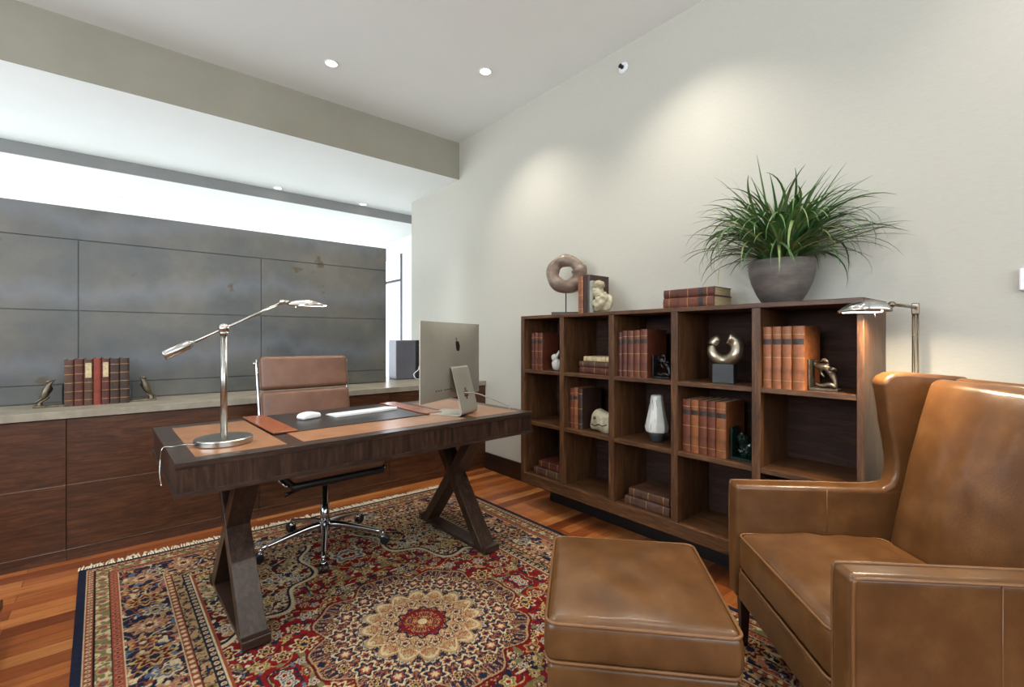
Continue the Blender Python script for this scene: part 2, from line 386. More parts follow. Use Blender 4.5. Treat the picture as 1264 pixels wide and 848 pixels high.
struct(obj('baseboard_right_front', B(XW-.016, XW-.0005, -2.6, .495, 0, .15), M['base'], bevel=.003))

# partition clad in steel sheets (half height, the ceiling passes above it)
struct(obj('wall_front', B(-3.2, 1.786, 3.926, 4.03, 0, 2.006), M['steel']))
bm = bmesh.new(); g = .0025
xs = [-3.2, -2.252, -1.239, -.226, .787, 1.79]; zs = [.813, .921, 1.372, 1.81]
for i in range(5):
    for j in range(3): box(bm, xs[i]+g, xs[i+1]-g, 3.915, 3.926, zs[j]+g, zs[j+1]-g)
box(bm, -3.2, 1.79-g, 3.915, 3.926, 1.81+g, 2.01)
box(bm, 1.786, 1.796, 3.915, 4.04, .813, 2.01)
struct(obj('wall_front_cladding', bm, M['steel'], bevel=.0012, seg=1))

# recessed ceiling lights
DL = [(1.121, 3.346, CEIL), (2.021, 2.723, CEIL), (2.05, 1.35, CEIL), (.4, 1.75, CEIL), (-.9, 2.6, CEIL), (1.0, .2, CEIL), (2.05, -.1, CEIL)]
def downlight(x, y, z, label, group, lens, power, far=False):
    t = thing('ceiling_light', label, 'ceiling light', (x, y, z), 0, group)
    bm = bmesh.new(); n = 32; prof = [(.038, -.0005), (.047, -.0005), (.05, -.004), (.047, -.007), (.038, -.004)]
    rings = [[bm.verts.new((r*math.cos(2*PI*i/n), r*math.sin(2*PI*i/n), h)) for i in range(n)] for r, h in prof]
    for a, b in zip(rings, rings[1:]+rings[:1]):
        for i in range(n): bm.faces.new((a[i], a[(i+1) % n], b[(i+1) % n], b[i]))
    obj('trim_ring', bm, M['white'], t, smooth=True)
    obj('lens', lathe(bmesh.new(), [(0, -.005), (.03, -.004), (.0375, -.002), (.0375, -.0008), (0, -.0008)], 32), lens, t, smooth=True)
    if power:
        l = bpy.data.lights.new('downlight_lamp', 'SPOT'); l.energy = power; l.color = (1, .94, .83); l.spot_size = math.radians(112); l.spot_blend = .9; l.shadow_soft_size = .035
        o = bpy.data.objects.new('downlight_lamp', l); o.location = (x, y, z-.03); COL.objects.link(o)
labs = ['recessed round ceiling light nearer the taupe beam, left of two', 'recessed round ceiling light nearer the right wall, right of two']
for i, (x, y, z) in enumerate(DL):
    if i < 2: downlight(x, y, z, labs[i], 'recessed lights in the main ceiling', M['lens'], 60)
    else:
        downlight(x, y, z, ['recessed ceiling light above the bookcase, out of the picture', 'recessed ceiling light above the desk corner, out of the picture', 'recessed ceiling light above the low cabinets, out of the picture',
            'recessed ceiling light above the ottoman, out of the picture', 'recessed ceiling light behind the wing chair, out of the picture'][i-2], 'recessed lights in the main ceiling', M['lens'], 60 if i < 5 else 28)
for (x, y, z, s) in ((-.425, 6.437, 2.69, 'leftmost recessed light in the far lower ceiling'), (-.057, 6.409, 2.69, 'second recessed light from left in the far lower ceiling'),
                     (1.71, 6.477, 2.69, 'recessed light below the grey band, right of the far lower ceiling'),
                     (1.235, 5.346, 2.797, 'small recessed light just above the grey band, left one'), (2.158, 5.343, 2.797, 'small recessed light just above the grey band, right one')):
    downlight(x, y, z, s, 'recessed lights in the ceiling beyond', M['farlens'], 0)

# wall fittings
t = thing('wall_sprinkler', 'small round white sprinkler with dark centre high on the right wall', 'sprinkler', (XW, 1.898, 3.017), rot=(0, -PI/2, 0))
obj('escutcheon', lathe(bmesh.new(), [(0, .0005), (.036, .0005), (.038, .004), (.03, .012), (.022, .014), (0, .014)], 32), M['white'], t, smooth=True)
obj('sprinkler_head', lathe(bmesh.new(), [(0, .0145), (.011, .0145), (.013, .02), (.008, .035), (.014, .038), (.014, .041), (0, .041)], 20), M['black'], t)
t = thing('wall_control', 'white wall control plate at the right edge of the right wall', 'switch', (XW, .068, 1.42))
obj('faceplate', B(-.022, -.0005, -.041, .041, -.042, .042), M['whiteplas'], t, bevel=.006, seg=3)
obj('dial', B(-.026, -.0225, -.025, .025, -.012, .026), M['whiteplas'], t, bevel=.001)

# ================================================================ LOW CABINETS + WORKTOP
YC = 3.451; ux = [-1.177, -.247, .683, 1.613, 2.5635]
cl = ['brown veneered cabinet at the left end, mostly cut by the picture edge', 'brown veneered cabinet behind the left corner of the desk',
      'brown veneered cabinet behind the office chair', 'brown veneered cabinet against the right wall, behind the desk end']
for i in range(4):
    t = thing('cabinet', cl[i], 'cabinet', ((ux[i]+ux[i+1])/2, YC, 0), 0, 'low cabinets along the steel partition'); h = (ux[i+1]-ux[i])/2
    obj('body', B(-h+.0005, h-.0005, .02, .455, .062, .769), M['base'], t)
    obj('plinth', B(-h+.0005, h-.0005, .004, .40, .0, .06), M['credz'], t, bevel=.001)
    obj('drawer_front', B(-h+.0015, h-.0015, 0, .02, .412, .764), M['credz'], t, bevel=.0012)
    obj('drawer_front', B(-h+.0015, h-.0015, 0, .02, .064, .4085), M['credz'], t, bevel=.0012)
    obj('reveal_strip', B(-h+.0015, h-.0015, .0005, .0195, .409, .4115), M['nickel'], t)
    obj('reveal_strip', B(-h+.0015, h-.0015, .0005, .0195, .0605, .063), M['nickel'], t)
bm = prism(bmesh.new(), [(-1.19, YC-.012), (2.5635, YC-.012), (2.5635, 4.45), (1.80, 4.45), (1.80, 3.91), (-1.19, 3.91)], 'z', .77, .81)
tag(obj('worktop', bm, M['stone'], bevel=.002), 'long grey stone worktop over the low brown cabinets', 'worktop')
t = thing('side_cabinet', 'plain white cabinet under the worktop end, beyond the steel partition', 'cabinet', (2.19, 4.25, 0))
obj('body', B(-.37, .37, -.2, .19, 0, .769), M['white'], t, bevel=.003)

# grey computer tower on the worktop end
t = thing('grey_tower', 'grey box-shaped computer tower on the worktop beside the window', 'computer', (2.10, 4.14, .81), math.radians(-6))
obj('casing', B(-.13, .07, -.10, .12, .0, .375), M['greybox'], t, bevel=.012, seg=3)
obj('side_panel', B(.07, .13, -.098, .12, .0, .375), M['black'], t, bevel=.004)
bm = bmesh.new()
obj('cable', tube(bmesh.new(), [(.10, -.104, .33), (.105, -.125, .30), (.11, -.104, .27)], .004, 8, 5), M['whiteplas'], t, smooth=True)
tube(bm, [(.10, -.104, .12), (.08, -.13, .09), (.03, -.14, .05), (.05, -.15, .006), (.11, -.14, .006), (.14, -.12, .05), (.11, -.104, .10)], .004, 8, 6)
obj('cable', bm, M['whiteplas'], t, smooth=True)

# ================================================================ BOOKCASE
BX = 2.216; Y0, Y1 = .503, 2.55; ZB, ZT = .162, 1.363
case = thing('bookcase', 'long low brown wooden bookcase of square cubbies along the right wall', 'bookcase', (BX, (Y0+Y1)/2, 0)); cy = (Y0+Y1)/2
D = XW-BX-.002; h = (Y1-Y0)/2; tk = .035
obj('top_panel', B(0, D, -h, h, ZT-.022, ZT), M['case'], case, bevel=.002)
obj('side_panel', B(0, D, -h, -h+.024, ZB, ZT-.022), M['case_z'], case, bevel=.002)
obj('side_panel', B(0, D, h-.036, h, ZB, ZT-.022), M['case_z'], case, bevel=.002)
dv = [2.140, 1.733, 1.320, .908]
for y in dv:
    obj('divider', B(.0015, D-.012, y-cy-.019, y-cy+.019, ZB+.07, ZT-.0225), M['case_z'], case, bevel=.0015)
cells = [Y1-.036] + [v for y in dv for v in (y+.019, y-.019)] + [Y0+.024]
for z in (.954, .587):
    for c in range(5):
        obj('shelf', B(.003, D-.012, cells[2*c+1]-cy+.0003, cells[2*c]-cy-.0003, z, z+.023), M['case'], case, bevel=.0015)
obj('bottom_rail', B(-.002, D, -h+.0245, h-.0365, ZB, ZB+.07), M['case'], case, bevel=.002)
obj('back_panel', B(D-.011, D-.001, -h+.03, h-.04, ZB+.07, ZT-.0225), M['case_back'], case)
obj('plinth', B(.20, D-.01, -h+.1, h-.1, 0, ZB), M['black'], case)  # black to stand for the shadow under the case
ROW = {1: .977, 2: .610, 3: .232}

# ================================================================ BOOKS
def book(loc, t, h, dp, mat, label, group, flat=False, yaw=0, lab=True, ridges=5, gilt=True, tilt=0, out=0):
    """spine at local x=0 facing -x, thickness along y, height along z"""
    rot = (PI/2, 0, yaw) if flat else (tilt, 0, yaw)
    root = thing('book', label, 'book', loc, group=group, rot=rot)
    if flat and yaw:
        root.rotation_euler = (Matrix.Rotation(yaw, 3, 'Z') @ Matrix.Rotation(PI/2, 3, 'X')).to_euler()
    bt = .0028; bm = bmesh.new(); a = t/2-.0006
    pts = [(a*0+ .006*(1-math.cos(PI*k/8-PI/2)) - .0, a*math.sin(PI*k/8-PI/2)) for k in range(9)]
    pts = [(.007*(1-math.cos(PI*k/8-PI/2)), a*math.sin(PI*k/8-PI/2)) for k in range(9)]
    outline = [(dp, -a)] + pts + [(dp, a), (dp, a-bt)] + [(.007+.003, a-bt), (.010, -a+bt)] + [(dp, -a+bt)]
    prism(bm, outline, 'z', 0, h)
    obj('cover', bm, mat, root)
    if ridges:
        for k in range(ridges):
            z = h*(.13 + .74*k/(ridges-1)) if ridges > 1 else h*.8
            rp = [(-.0018+.0085*(1-math.cos(PI*q/8-PI/2)), (a+.0003)*math.sin(PI*q/8-PI/2)) for q in range(9)]
            rb = bmesh.new(); prism(rb, rp + [(.0095, a-.001), (.0095, -a+.001)], 'z', z-.0018, z+.0018)
            obj('spine_band', rb, M['gilt'] if gilt and k % 2 == 0 else mat, root)
    if lab:
        rp = [(-.0009+.0075*(1-math.cos(PI*q/8-PI/2)), (a-.0004)*math.sin(PI*q/8-PI/2)) for q in range(9)]
        rb = bmesh.new(); prism(rb, rp, 'z', h*.71, h*.80); obj('title_label', rb, M['label'], root)
    obj('pages', B(.0105, dp-.004, -a+bt+.0003, a-bt-.0003, .004, h-.004), M['pages'], root)
    return root
def row(cell, z, x, edges, heights, mats, dp, labels, group, **k):
    for i in range(len(edges)-1):
        y = (edges[i]+edges[i+1])/2; t = abs(edges[i]-edges[i+1])-.0008
        book((x, y, z), t, heights[i], dp, M[mats[i]], labels[i], group, **k)
# cubby 1, top row
row(0, ROW[1], 2.27, [2.504, 2.473, 2.434, 2.385], [.262, .266, .264], ['b_red', 'b_rust', 'b_rust'], .17,
    ['thin red-brown book, left of three in the top left cubby', 'red-brown book, middle of three in the top left cubby', 'rust brown book, right of three in the top left cubby'], 'books in the top left cubby')
# cubby 3, top row
row(2, ROW[1], 2.255, [1.713, 1.685, 1.648, 1.604, 1.56, 1.512], [.262, .270, .270, .272, .276], ['b_red', 'b_red', 'b_rust', 'b_rust', 'b_rust'], .2,
    ['thin dark red book, leftmost of five in the top middle cubby', 'plain red-brown book, second of five in the top middle cubby', 'rust book with dark label, third of five in the top middle cubby',
     'rust book with dark label, fourth of five in the top middle cubby', 'tall rust book, rightmost of five in the top middle cubby'], 'books in the top middle cubby')
# cubby 5, top row
row(4, ROW[1], 2.235, [.888, .848, .808, .766, .716], [.276, .277, .277, .278], ['b_tan', 'b_tan', 'b_tan', 'b_tan'], .2,
    ['tall tan book, leftmost of four in the top right cubby', 'tall tan book, second of four in the top right cubby', 'tall tan book with black label, third of four in the top right cubby',
     'tall tan book showing its cover, rightmost of four in the top right cubby'], 'tan books in the top right cubby')
# middle row
row(1, ROW[2], 2.265, [2.116, 2.082, 2.044, 2.005], [.262, .268, .266], ['b_rust', 'b_tan', 'b_dark'], .2,
    ['rust book, left of three in the second cubby of the middle row', 'tan book, middle of three in the second cubby of the middle row', 'dark brown book, right of three beside the pale carved stone bookend'], 'books in the second middle cubby')
row(3, ROW[2], 2.255, [1.298, 1.25, 1.206, 1.161, 1.117, 1.065], [.272, .274, .275, .276, .276], ['b_rust', 'b_tan', 'b_rust', 'b_rust', 'b_tan'], .21,
    ['rust book, leftmost of five in the fourth cubby of the middle row', 'tan book, second of five in the fourth cubby of the middle row', 'rust book, middle of five in the fourth cubby of the middle row',
     'rust book, fourth of five in the fourth cubby of the middle row', 'tan book nearest the dark glass bookend, rightmost of five'], 'books in the fourth middle cubby')
# flat stacks
def stack(items, x, y, z, group):
    for (t, ln, dp, mat, lb, dx, dy, yaw, lab) in items:
        book((x+dx, y+dy, z+t/2), t, ln, dp, M[mat], lb, group, flat=True, yaw=yaw, lab=lab); z += t+.0004
stack([(.041, .245, .20, 'b_red', 'red-brown book lying at the bottom of three in the second top cubby', 0, 0, 0, False),
       (.036, .250, .18, 'b_dull', 'dull brown book lying in the middle of three in the second top cubby', .002, .005, .01, False),
       (.033, .205, .16, 'b_cream', 'cream vellum book lying on top of three in the second top cubby', 0, -.035, .0, False)], 2.262, 2.022, ROW[1], 'stack in the second top cubby')
stack([(.052, .265, .22, 'b_dull', 'lower of two brown books lying in the bottom left cubby', 0, 0, 0, False),
       (.050, .215, .19, 'b_red', 'upper of two brown books lying in the bottom left cubby', .012, -.04, 0, False)], 2.25, 2.45, ROW[3], 'stack in the bottom left cubby')
stack([(.05, .29, .24, 'b_dull', 'lower of two brown books lying in the bottom middle cubby', 0, 0, 0, False),
       (.046, .26, .22, 'b_brown', 'upper of two brown books lying in the bottom middle cubby', .012, -.02, .0, False)], 2.25, 1.658, ROW[3], 'stack in the bottom middle cubby')
stack([(.056, .285, .20, 'b_rust', 'lower of two red-brown books lying on the bookcase top beside the plant', 0, 0, 0, True),
       (.046, .285, .19, 'b_red', 'upper of two red-brown books lying on the bookcase top beside the plant', .004, 0, .0, True)], 2.265, 1.415, ZT, 'stack on the bookcase top')
# upright pair on the top
book((2.285, 2.038, ZT), .044, .245, .19, M['b_tan'], 'tan striped book standing in front of the stone ring, left of two', 'upright books on the bookcase top', lab=False)
book((2.285, 1.985, ZT), .050, .25, .20, M['b_dark'], 'thick dark brown book standing against the green carved bookend', 'upright books on the bookcase top', lab=False, gilt=False)
# seven on the worktop
cb = [-.272, -.230, -.189, -.148, -.112, -.074, -.029, .016]
cm = ['b_brown', 'b_red', 'b_brown', 'b_brightred', 'b_red', 'b_dark', 'b_dark']
ch = [.268, .272, .270, .276, .272, .272, .274]
cn = ['brown ribbed book, leftmost of seven on the stone worktop', 'red-brown ribbed book, second of seven on the stone worktop', 'brown book with pale title label, third of seven on the stone worktop',
      'plain orange-red book in the middle of seven on the stone worktop', 'red-brown book just right of the orange-red one on the worktop', 'dark brown ribbed book, second from right on the worktop', 'dark ribbed book, rightmost of seven on the stone worktop']
for i in range(7):
    y = 3.655
    b = book(((cb[i]+cb[i+1])/2, y, .81), cb[i+1]-cb[i]-.0008, ch[i], .17, M[cm[i]], cn[i], 'books between bookends on the worktop', yaw=PI/2, lab=False, ridges=0 if i == 3 else 9)
    if i in (2, 4):
        a = (cb[i+1]-cb[i])/2-.007; obj('title_label', B(-.0016, .001, -a, a, ch[i]*.6, ch[i]*.92), M['b_cream'], b)

# ================================================================ SCULPTURES
def perch_bookend(name, loc, rz, label, mir=1):
    t = thing(name, label, 'bookend', loc, rz, 'pair of metal bookends on the worktop')
    obj('base_plate', B(-.11 if mir > 0 else -.02, .02 if mir > 0 else .11, -.035, .035, 0, .012), M['pewter'], t, bevel=.003)
    obj('upright_plate', B(.0+.008*mir, .0+.012*mir, -.035, .035, .012, .13), M['darkbronze'], t) if True else None
    bm = bmesh.new(); s = -mir
    tube(bm, [(s*.085, 0, .012), (s*.08, 0, .03), (s*.06, 0, .045), (s*.05, 0, .06)], [.016, .008, .007, .009], 10, 4)
    tube(bm, [(s*.03, 0, .145), (s*.045, 0, .128), (s*.055, 0, .10), (s*.065, 0, .07), (s*.08, 0, .045), (s*.105, 0, .03)], [.004, .011, .018, .018, .011, .003], 12, 5)
    tube(bm, [(s*.02, 0, .150), (s*.035, 0, .149), (s*.05, 0, .145), (s*.06, 0, .135)], [.002, .006, .009, .004], 10, 4)
    tube(bm, [(s*.05, .0, .12), (s*.04, .022, .10), (s*.06, .03, .07), (s*.085, .02, .05)], [.004, .009, .008, .002], 8, 4)
    obj('bird_figure', bm, M['pewter'], t, smooth=True)
perch_bookend('bird_bookend', (-.291, 3.72, .81), 0, 'pewter bird bookend at the left end of the worktop books', 1)
perch_bookend('bird_bookend', (.037, 3.72, .81), 0, 'pewter bird bookend at the right end of the worktop books', -1)

def arch_bookend(loc, mat, plate, label, s=1.0):
    t = thing('arched_bookend', label, 'bookend', loc, 0)
    obj('base_plate', B(-.03*s, .03*s, -.105*s, 0, 0, .012*s), mat, t, bevel=.003)
    obj('upright_plate', B(-.03*s, .03*s, -.006*s, 0, .0125*s, .13*s), plate, t, bevel=.001)
    bm = bmesh.new()
    tube(bm, [(0, -.085*s, .012*s), (0, -.088*s, .035*s), (0, -.082*s, .06*s), (0, -.066*s, .088*s), (0, -.045*s, .10*s), (0, -.022*s, .096*s)], [.013*s, .008*s, .012*s, .013*s, .015*s, .009*s], 10, 5)
    tube(bm, [(0, -.06*s, .095*s), (0, -.062*s, .115*s), (0, -.05*s, .128*s), (0, -.036*s, .120*s)], [.008*s, .006*s, .009*s, .003*s], 8, 4)
    tube(bm, [(0, -.045*s, .10*s), (.004, -.038*s, .075*s), (.004, -.05*s, .055*s)], [.008*s, .006*s, .003*s], 8, 4)
    tube(bm, [(0, -.085*s, .014*s), (0, -.06*s, .022*s), (0, -.03*s, .018*s)], [.012*s, .009*s, .006*s], 8, 4)
    tube(bm, [(.006, -.022*s, .096*s), (.012, -.012*s, .112*s), (.004, -.02*s, .126*s)], [.007*s, .008*s, .003*s], 8, 4)
    tube(bm, [(-.01, -.070*s, .088*s), (-.014, -.086*s, .092*s), (-.008, -.098*s, .082*s)], [.006*s, .009*s, .003*s], 8, 4)
    tube(bm, [(-.012, -.095*s, .016*s), (-.014, -.075*s, .026*s), (-.010, -.045*s, .020*s), (-.012, -.02*s, .030*s)], [.006*s, .010*s, .009*s, .004*s], 8, 4)
    for v in bm.verts: v.co += Vector((1, .8, .6))*.006*s*mnoise.noise(v.co*55)*(v.co.z > .02)
    obj('arched_figure', bm, mat, t, smooth=True); return t
arch_bookend((2.30, .713, ROW[1]), M['pewter'], M['pewter'], 'pewter arched figure bookend beside the four tall tan books', 1.03)
arch_bookend((2.31, 1.492, ROW[1]), M['darkbronze'], M['darkbronze'], 'dark bronze arched figure bookend in the top middle cubby', 1.0)

# white animal figurine, top left cubby
t = tag(obj('bird_figurine', tube(tube(blob(blob(bmesh.new(), (0, 0, .043), .034, .036, .042, .12, 3), (-.008, .012, .092), .023, .025, .026, .1, 3), [(0, 0, .10), (0, -.015, .125), (0, -.018, .142)], [.014, .008, .002], 8, 4),
        [(0, -.02, .04), (.0, -.036, .06), (0, -.04, .09)], [.014, .011, .003], 8, 4), M['ceramic'], loc=(2.285, 2.25, ROW[1]), smooth=True), 'small white ceramic bird figurine in the top left cubby', 'figurine')

# open silver ring on a slate block
t = thing('ring_sculpture', 'open silver ring sculpture on a dark block in the fourth top cubby', 'sculpture', (2.33, 1.105, ROW[1]), math.radians(12))
obj('block', B(-.04, .04, -.05, .05, 0, .095), M['slate'], t, bevel=.002)
def arc(c, R, a0, a1, r0, r1, n=28):
    pts = []; rad = []
    for i in range(n+1):
        u = i/n; a = math.radians(a0+(a1-a0)*u); pts.append((.006*math.sin(3*a), c[0]+R*math.cos(a), c[1]+R*math.sin(a)))
        rad.append(r0+(r1-r0)*u + .005*math.sin(PI*u))
    return pts, rad
bm = bmesh.new(); p, r = arc((0, .172), .060, 108, 372, .034, .022); tube(bm, p, r, 14)
p, r = arc((0, .172), .060, 377, 424, .026, .016, 8); tube(bm, p, r, 14)
obj('open_ring', bm, M['silver'], t, smooth=True)

# round stone ring on a rod
t = thing('stone_ring_sculpture', 'brown stone ring sculpture on a thin rod, on the bookcase top', 'sculpture', (2.37, 2.245, ZT), math.radians(43))
obj('base_block', B(-.045, .045, -.10, .10, 0, .022), M['slate'], t, bevel=.002)
obj('rod', tube(bmesh.new(), [(0, 0, .0225), (0, 0, .17)], .004, 10), M['black'], t, smooth=True)
bm = bmesh.new(); n = 64; pts = []; rad = []
for i in range(n):
    u = i/n; a = -PI/2 + 2*PI*u
    R = .092; pts.append((.012*math.sin(2*a), R*math.cos(a)*1.02, .293+R*math.sin(a)))
    rad.append(.040 + .013*(1-((u+.32) % 1)) + .003*math.sin(5*a))
tube(bm, pts, rad, 18, closed=True)
obj('stone_ring', bm, M['stonering'], t, smooth=True)

# carved stone bookend on the top
t = thing('carved_stone_bookend', 'green-grey carved stone bookend on the bookcase top', 'bookend', (2.31, 1.957, ZT))
obj('upright_slab', B(-.03, .04, -.03, -.0005, 0, .208), M['greenstone'], t, bevel=.006)
bm = bmesh.new(); blob(bm, (0, -.085, .062), .045, .068, .064, .35, 5, 4, 3); blob(bm, (0, -.052, .13), .038, .034, .045, .35, 6, 3, 5); blob(bm, (0, -.055, .178), .034, .036, .03, .3, 6, 3, 8)
for v in bm.verts: v.co.z = max(v.co.z, .0)
for v in bm.verts: v.co.y = min(v.co.y, -.031)
obj('carved_figure', bm, M['carved'], t, smooth=True)

# pale carved stone bookend, middle row
t = thing('carved_head_bookend', 'pale carved stone animal head bookend beside three books in the middle row', 'bookend', (2.315, 1.868, ROW[2]))
bm = bmesh.new(); rbox(bm, 0, 0, .068, .045, .086, .068, .04, 4, 6, f=lambda v: (v.x, v.y*(1-.18*(v.z/.07)), v.z + .008*math.sin(v.y*40)))
for v in bm.verts: v.co += Vector((1, 1, .3))*.006*mnoise.noise(v.co*30); v.co.z = max(0, v.co.z)
obj('stone_head', bm, M['carved'], t, smooth=True)
obj('mouth_groove', tube(bmesh.new(), [(-.046, .06, .05), (-.050, .03, .042), (-.050, 0, .055), (-.050, -.03, .048), (-.046, -.06, .06)], .003, 8, 5), M['b_dark'], t, smooth=True)
obj('eye', blob(bmesh.new(), (-.044, .035, .09), .008, .011, .011), M['b_dull'], t, smooth=True)

# faceted vase
t = thing('faceted_vase', 'white crackled faceted vase with a dark foot, in the middle cubby', 'vase', (2.34, 1.502, ROW[2]))
bm = bmesh.new(); lathe(bm, [(0, .05), (.048, .05), (.062, .058), (.066, .085), (.055, .15), (.040, .215), (.033, .262), (.026, .268), (0, .262)], 9, ang0=.2)
for v in bm.verts:
    if .06 < v.co.z < .25: v.co += Vector((v.co.x, v.co.y, 0))*.10*mnoise.noise(v.co*25)
obj('vase_body', bm, M['ceramic'], t, bevel=.004)
obj('vase_foot', lathe(bmesh.new(), [(0, 0), (.030, 0), (.034, .01), (.046, .04), (.047, .0495), (0, .0495)], 18), M['slate'], t, smooth=True)
bm = bmesh.new()
for a in (2.35, 3.05, 3.6):
    pts = [((r+.0015)*math.cos(a+d), (r+.0015)*math.sin(a+d), z) for r, z, d in ((.058, .065, 0), (.062, .09, .12), (.052, .14, -.1), (.042, .19, .15), (.036, .24, 0))]
    tube(bm, pts, .0012, 6, 4)
obj('crackle_lines', bm, M['slate'], t, smooth=True)

# dark glass bookend
t = thing('dark_glass_bookend', 'dark green glass bookend right of the five books in the middle row', 'bookend', (2.32, 1.055, ROW[2]))
obj('glass_plate', B(-.04, .04, -.010, 0, 0, .155), M['glassgreen'], t, bevel=.002)
bm = B(-.04, .04, -.105, -.0105, 0, .012); blob(bm, (0, -.06, .05), .03, .034, .038, .4, 5, 3, 2); blob(bm, (-.005, -.045, .10), .022, .022, .028, .4, 6, 3, 4)
obj('glass_figure', bm, M['glassgreen'], t, smooth=False)

# ================================================================ POTTED PLANT
t = thing('potted_plant', 'bushy green grass-leaved plant in a grey bowl on the bookcase top', 'plant', (2.385, .862, ZT))
obj('pot', lathe(bmesh.new(), [(0, 0), (.072, 0), (.080, .004), (.104, .045), (.127, .10), (.139, .15), (.142, .200), (.138, .204), (.134, .200), (.131, .185), (0, .185)], 48), M['pot'], t, smooth=True)
obj('moss', lathe(bmesh.new(), [(0, .1855), (.130, .1855), (.130, .192), (.10, .208), (0, .212)], 32), M['soil'], t, smooth=True)
bm = bmesh.new(); cl_ = bm.loops.layers.float_color.new('Col')
rnd = random.Random(11)
for i in range(480):
    ph = rnd.uniform(0, 2*PI); r0 = rnd.uniform(0, .085)
    L = rnd.uniform(.24, .50) if i % 3 else rnd.uniform(.30, .54); el = rnd.uniform(.35, 1.3) if i % 3 else rnd.uniform(.95, 1.5)
    dx, dy = math.cos(ph), math.sin(ph)
    p = Vector((r0*dx*.8, r0*dy*.8, .2)); N = 12; w0 = rnd.uniform(.0042, .0092)*(1.25 if L > .45 else 1); curl = rnd.uniform(.4, 3.0)*(1.0 if el > .6 else .8)
    side = Vector((-dy, dx, 0)); twist = rnd.uniform(-.5, .5); drift = rnd.uniform(-1.1, 1.1)
    g1 = rnd.random(); tone = rnd.random()
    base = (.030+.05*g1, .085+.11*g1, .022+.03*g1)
    if tone > .74: base = (.20, .27, .09)
    elif tone > .55: base = (.10, .17, .05)
    if tone < .12: base = (.09, .11, .05)
    prev = None; e = el; aa = ph
    for s in range(N+1):
        u = s/N; wd = w0*min(1, u*6+.35)*(1-u**2.4)+.0004
        d = Vector((math.cos(aa)*math.cos(e), math.sin(aa)*math.cos(e), math.sin(e)))
        sd = Vector((-math.sin(aa), math.cos(aa), 0)); nn = d.cross(sd).normalized(); sd = (sd + nn*twist*u).normalized()
        q = p.copy(); lim = XW-2.385-.012
        if q.x > lim-.05: q.x = lim-.05 + .05*(1-math.exp(-(q.x-lim+.05)/.05))
        if q.z < .06 and math.hypot(q.x, q.y) < .16: q.z = .06
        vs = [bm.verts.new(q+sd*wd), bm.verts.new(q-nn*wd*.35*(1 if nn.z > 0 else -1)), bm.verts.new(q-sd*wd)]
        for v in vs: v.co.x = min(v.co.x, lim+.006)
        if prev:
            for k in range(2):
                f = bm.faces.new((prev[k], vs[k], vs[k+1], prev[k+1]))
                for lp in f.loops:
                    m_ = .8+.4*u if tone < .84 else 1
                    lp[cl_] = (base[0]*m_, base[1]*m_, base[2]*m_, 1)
        prev = vs
        p = p + d*L/N; e -= curl*(L/N)*2.3*(.4+u*1.4); aa += drift*L/N*2
me = bpy.data.meshes.new('foliage'); bm.to_mesh(me); bm.free()
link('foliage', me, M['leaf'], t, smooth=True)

# ================================================================ DESK
DZ = .775; desk_rot = math.radians(2.0)
desk = thing('writing_desk', 'dark walnut writing desk with tan leather top panels and crossed legs', 'desk', (.127, 1.932, 0), desk_rot)
DW, DD = 1.697, .86
obj('desktop', B(0, DW, 0, DD, DZ-.022, DZ), M['desk'], desk, bevel=.0015)
bm = bmesh.new(); box(bm, .006, DW-.006, .006, .026, .670, DZ-.0225); box(bm, .006, DW-.006, DD-.026, DD-.006, .670, DZ-.0225)
box(bm, .006, .026, .026, DD-.026, .670, DZ-.0225); box(bm, DW-.026, DW-.006, .026, DD-.026, .670, DZ-.0225)
obj('apron', bm, M['desk_z'], desk)
obj('underside', B(.027, DW-.027, .027, DD-.027, .68, .692), M['desk'], desk)
bm = bmesh.new(); box(bm, -.002, DW+.002, -.002, .028, .654, .6695); box(bm, -.002, DW+.002, DD-.028, DD+.002, .654, .6695); box(bm, -.002, .028, .028, DD-.028, .654, .6695); box(bm, DW-.028, DW+.002, .028, DD-.028, .654, .6695)
obj('bottom_moulding', bm, M['desk'], desk)
for (a, b) in ((.066, .372), (.436, 1.262), (1.326, 1.632)):
    obj('leather_panel', B(a, b, .062, .772, DZ+.0002, DZ+.0012), M['inlay'], desk)
def crossleg(xc):
    """two bars crossing in the plane of constant x, on a foot rail"""
    w2 = .047; zt_, zb = .654, .03; cym = .405; th = .036
    def bar(y0, y1, nm, dx=0):
        pts = [(y0-th, zb), (y0+th, zb), (y1+th, zt_), (y1-th, zt_)]
        bm = bmesh.new(); prism(bm, pts, 'x', xc-w2+dx, xc+w2-dx); obj('leg', bm, M['desk_z'], desk, bevel=.002)
    bar(cym-.285, cym+.215, 'a'); bar(cym+.285, cym-.215, 'b', .0012)
    obj('foot_rail', B(xc-w2*.95, xc+w2*.95, cym-.345, cym+.345, .0112, .030), M['desk'], desk, bevel=.003)
    obj('foot_block', B(xc-w2-.004, xc+w2+.004, cym-.352, cym-.315, .0112, .048), M['desk'], desk, bevel=.004)
    obj('foot_block', B(xc-w2-.004, xc+w2+.004, cym+.315, cym+.352, .0112, .048), M['desk'], desk, bevel=.004)
crossleg(.262); crossleg(1.435)

dm = T(.127, 1.932, DZ) @ RotZ(desk_rot)
TOP = DZ+.0014
# desk pad
t = thing('desk_pad', 'black desk blotter with cognac leather end strips on the desk', 'desk pad', (.50, 2.235, TOP), math.radians(2.5))
obj('pad', B(0, .875, 0, .55, 0, .004), M['padblack'], t, bevel=.001)
obj('end_strip', B(-.004, .10, -.003, .553, .0042, .010), M['padstrip'], t, bevel=.002)
obj('end_strip', B(.775, .879, -.003, .553, .0042, .010), M['padstrip'], t, bevel=.002)
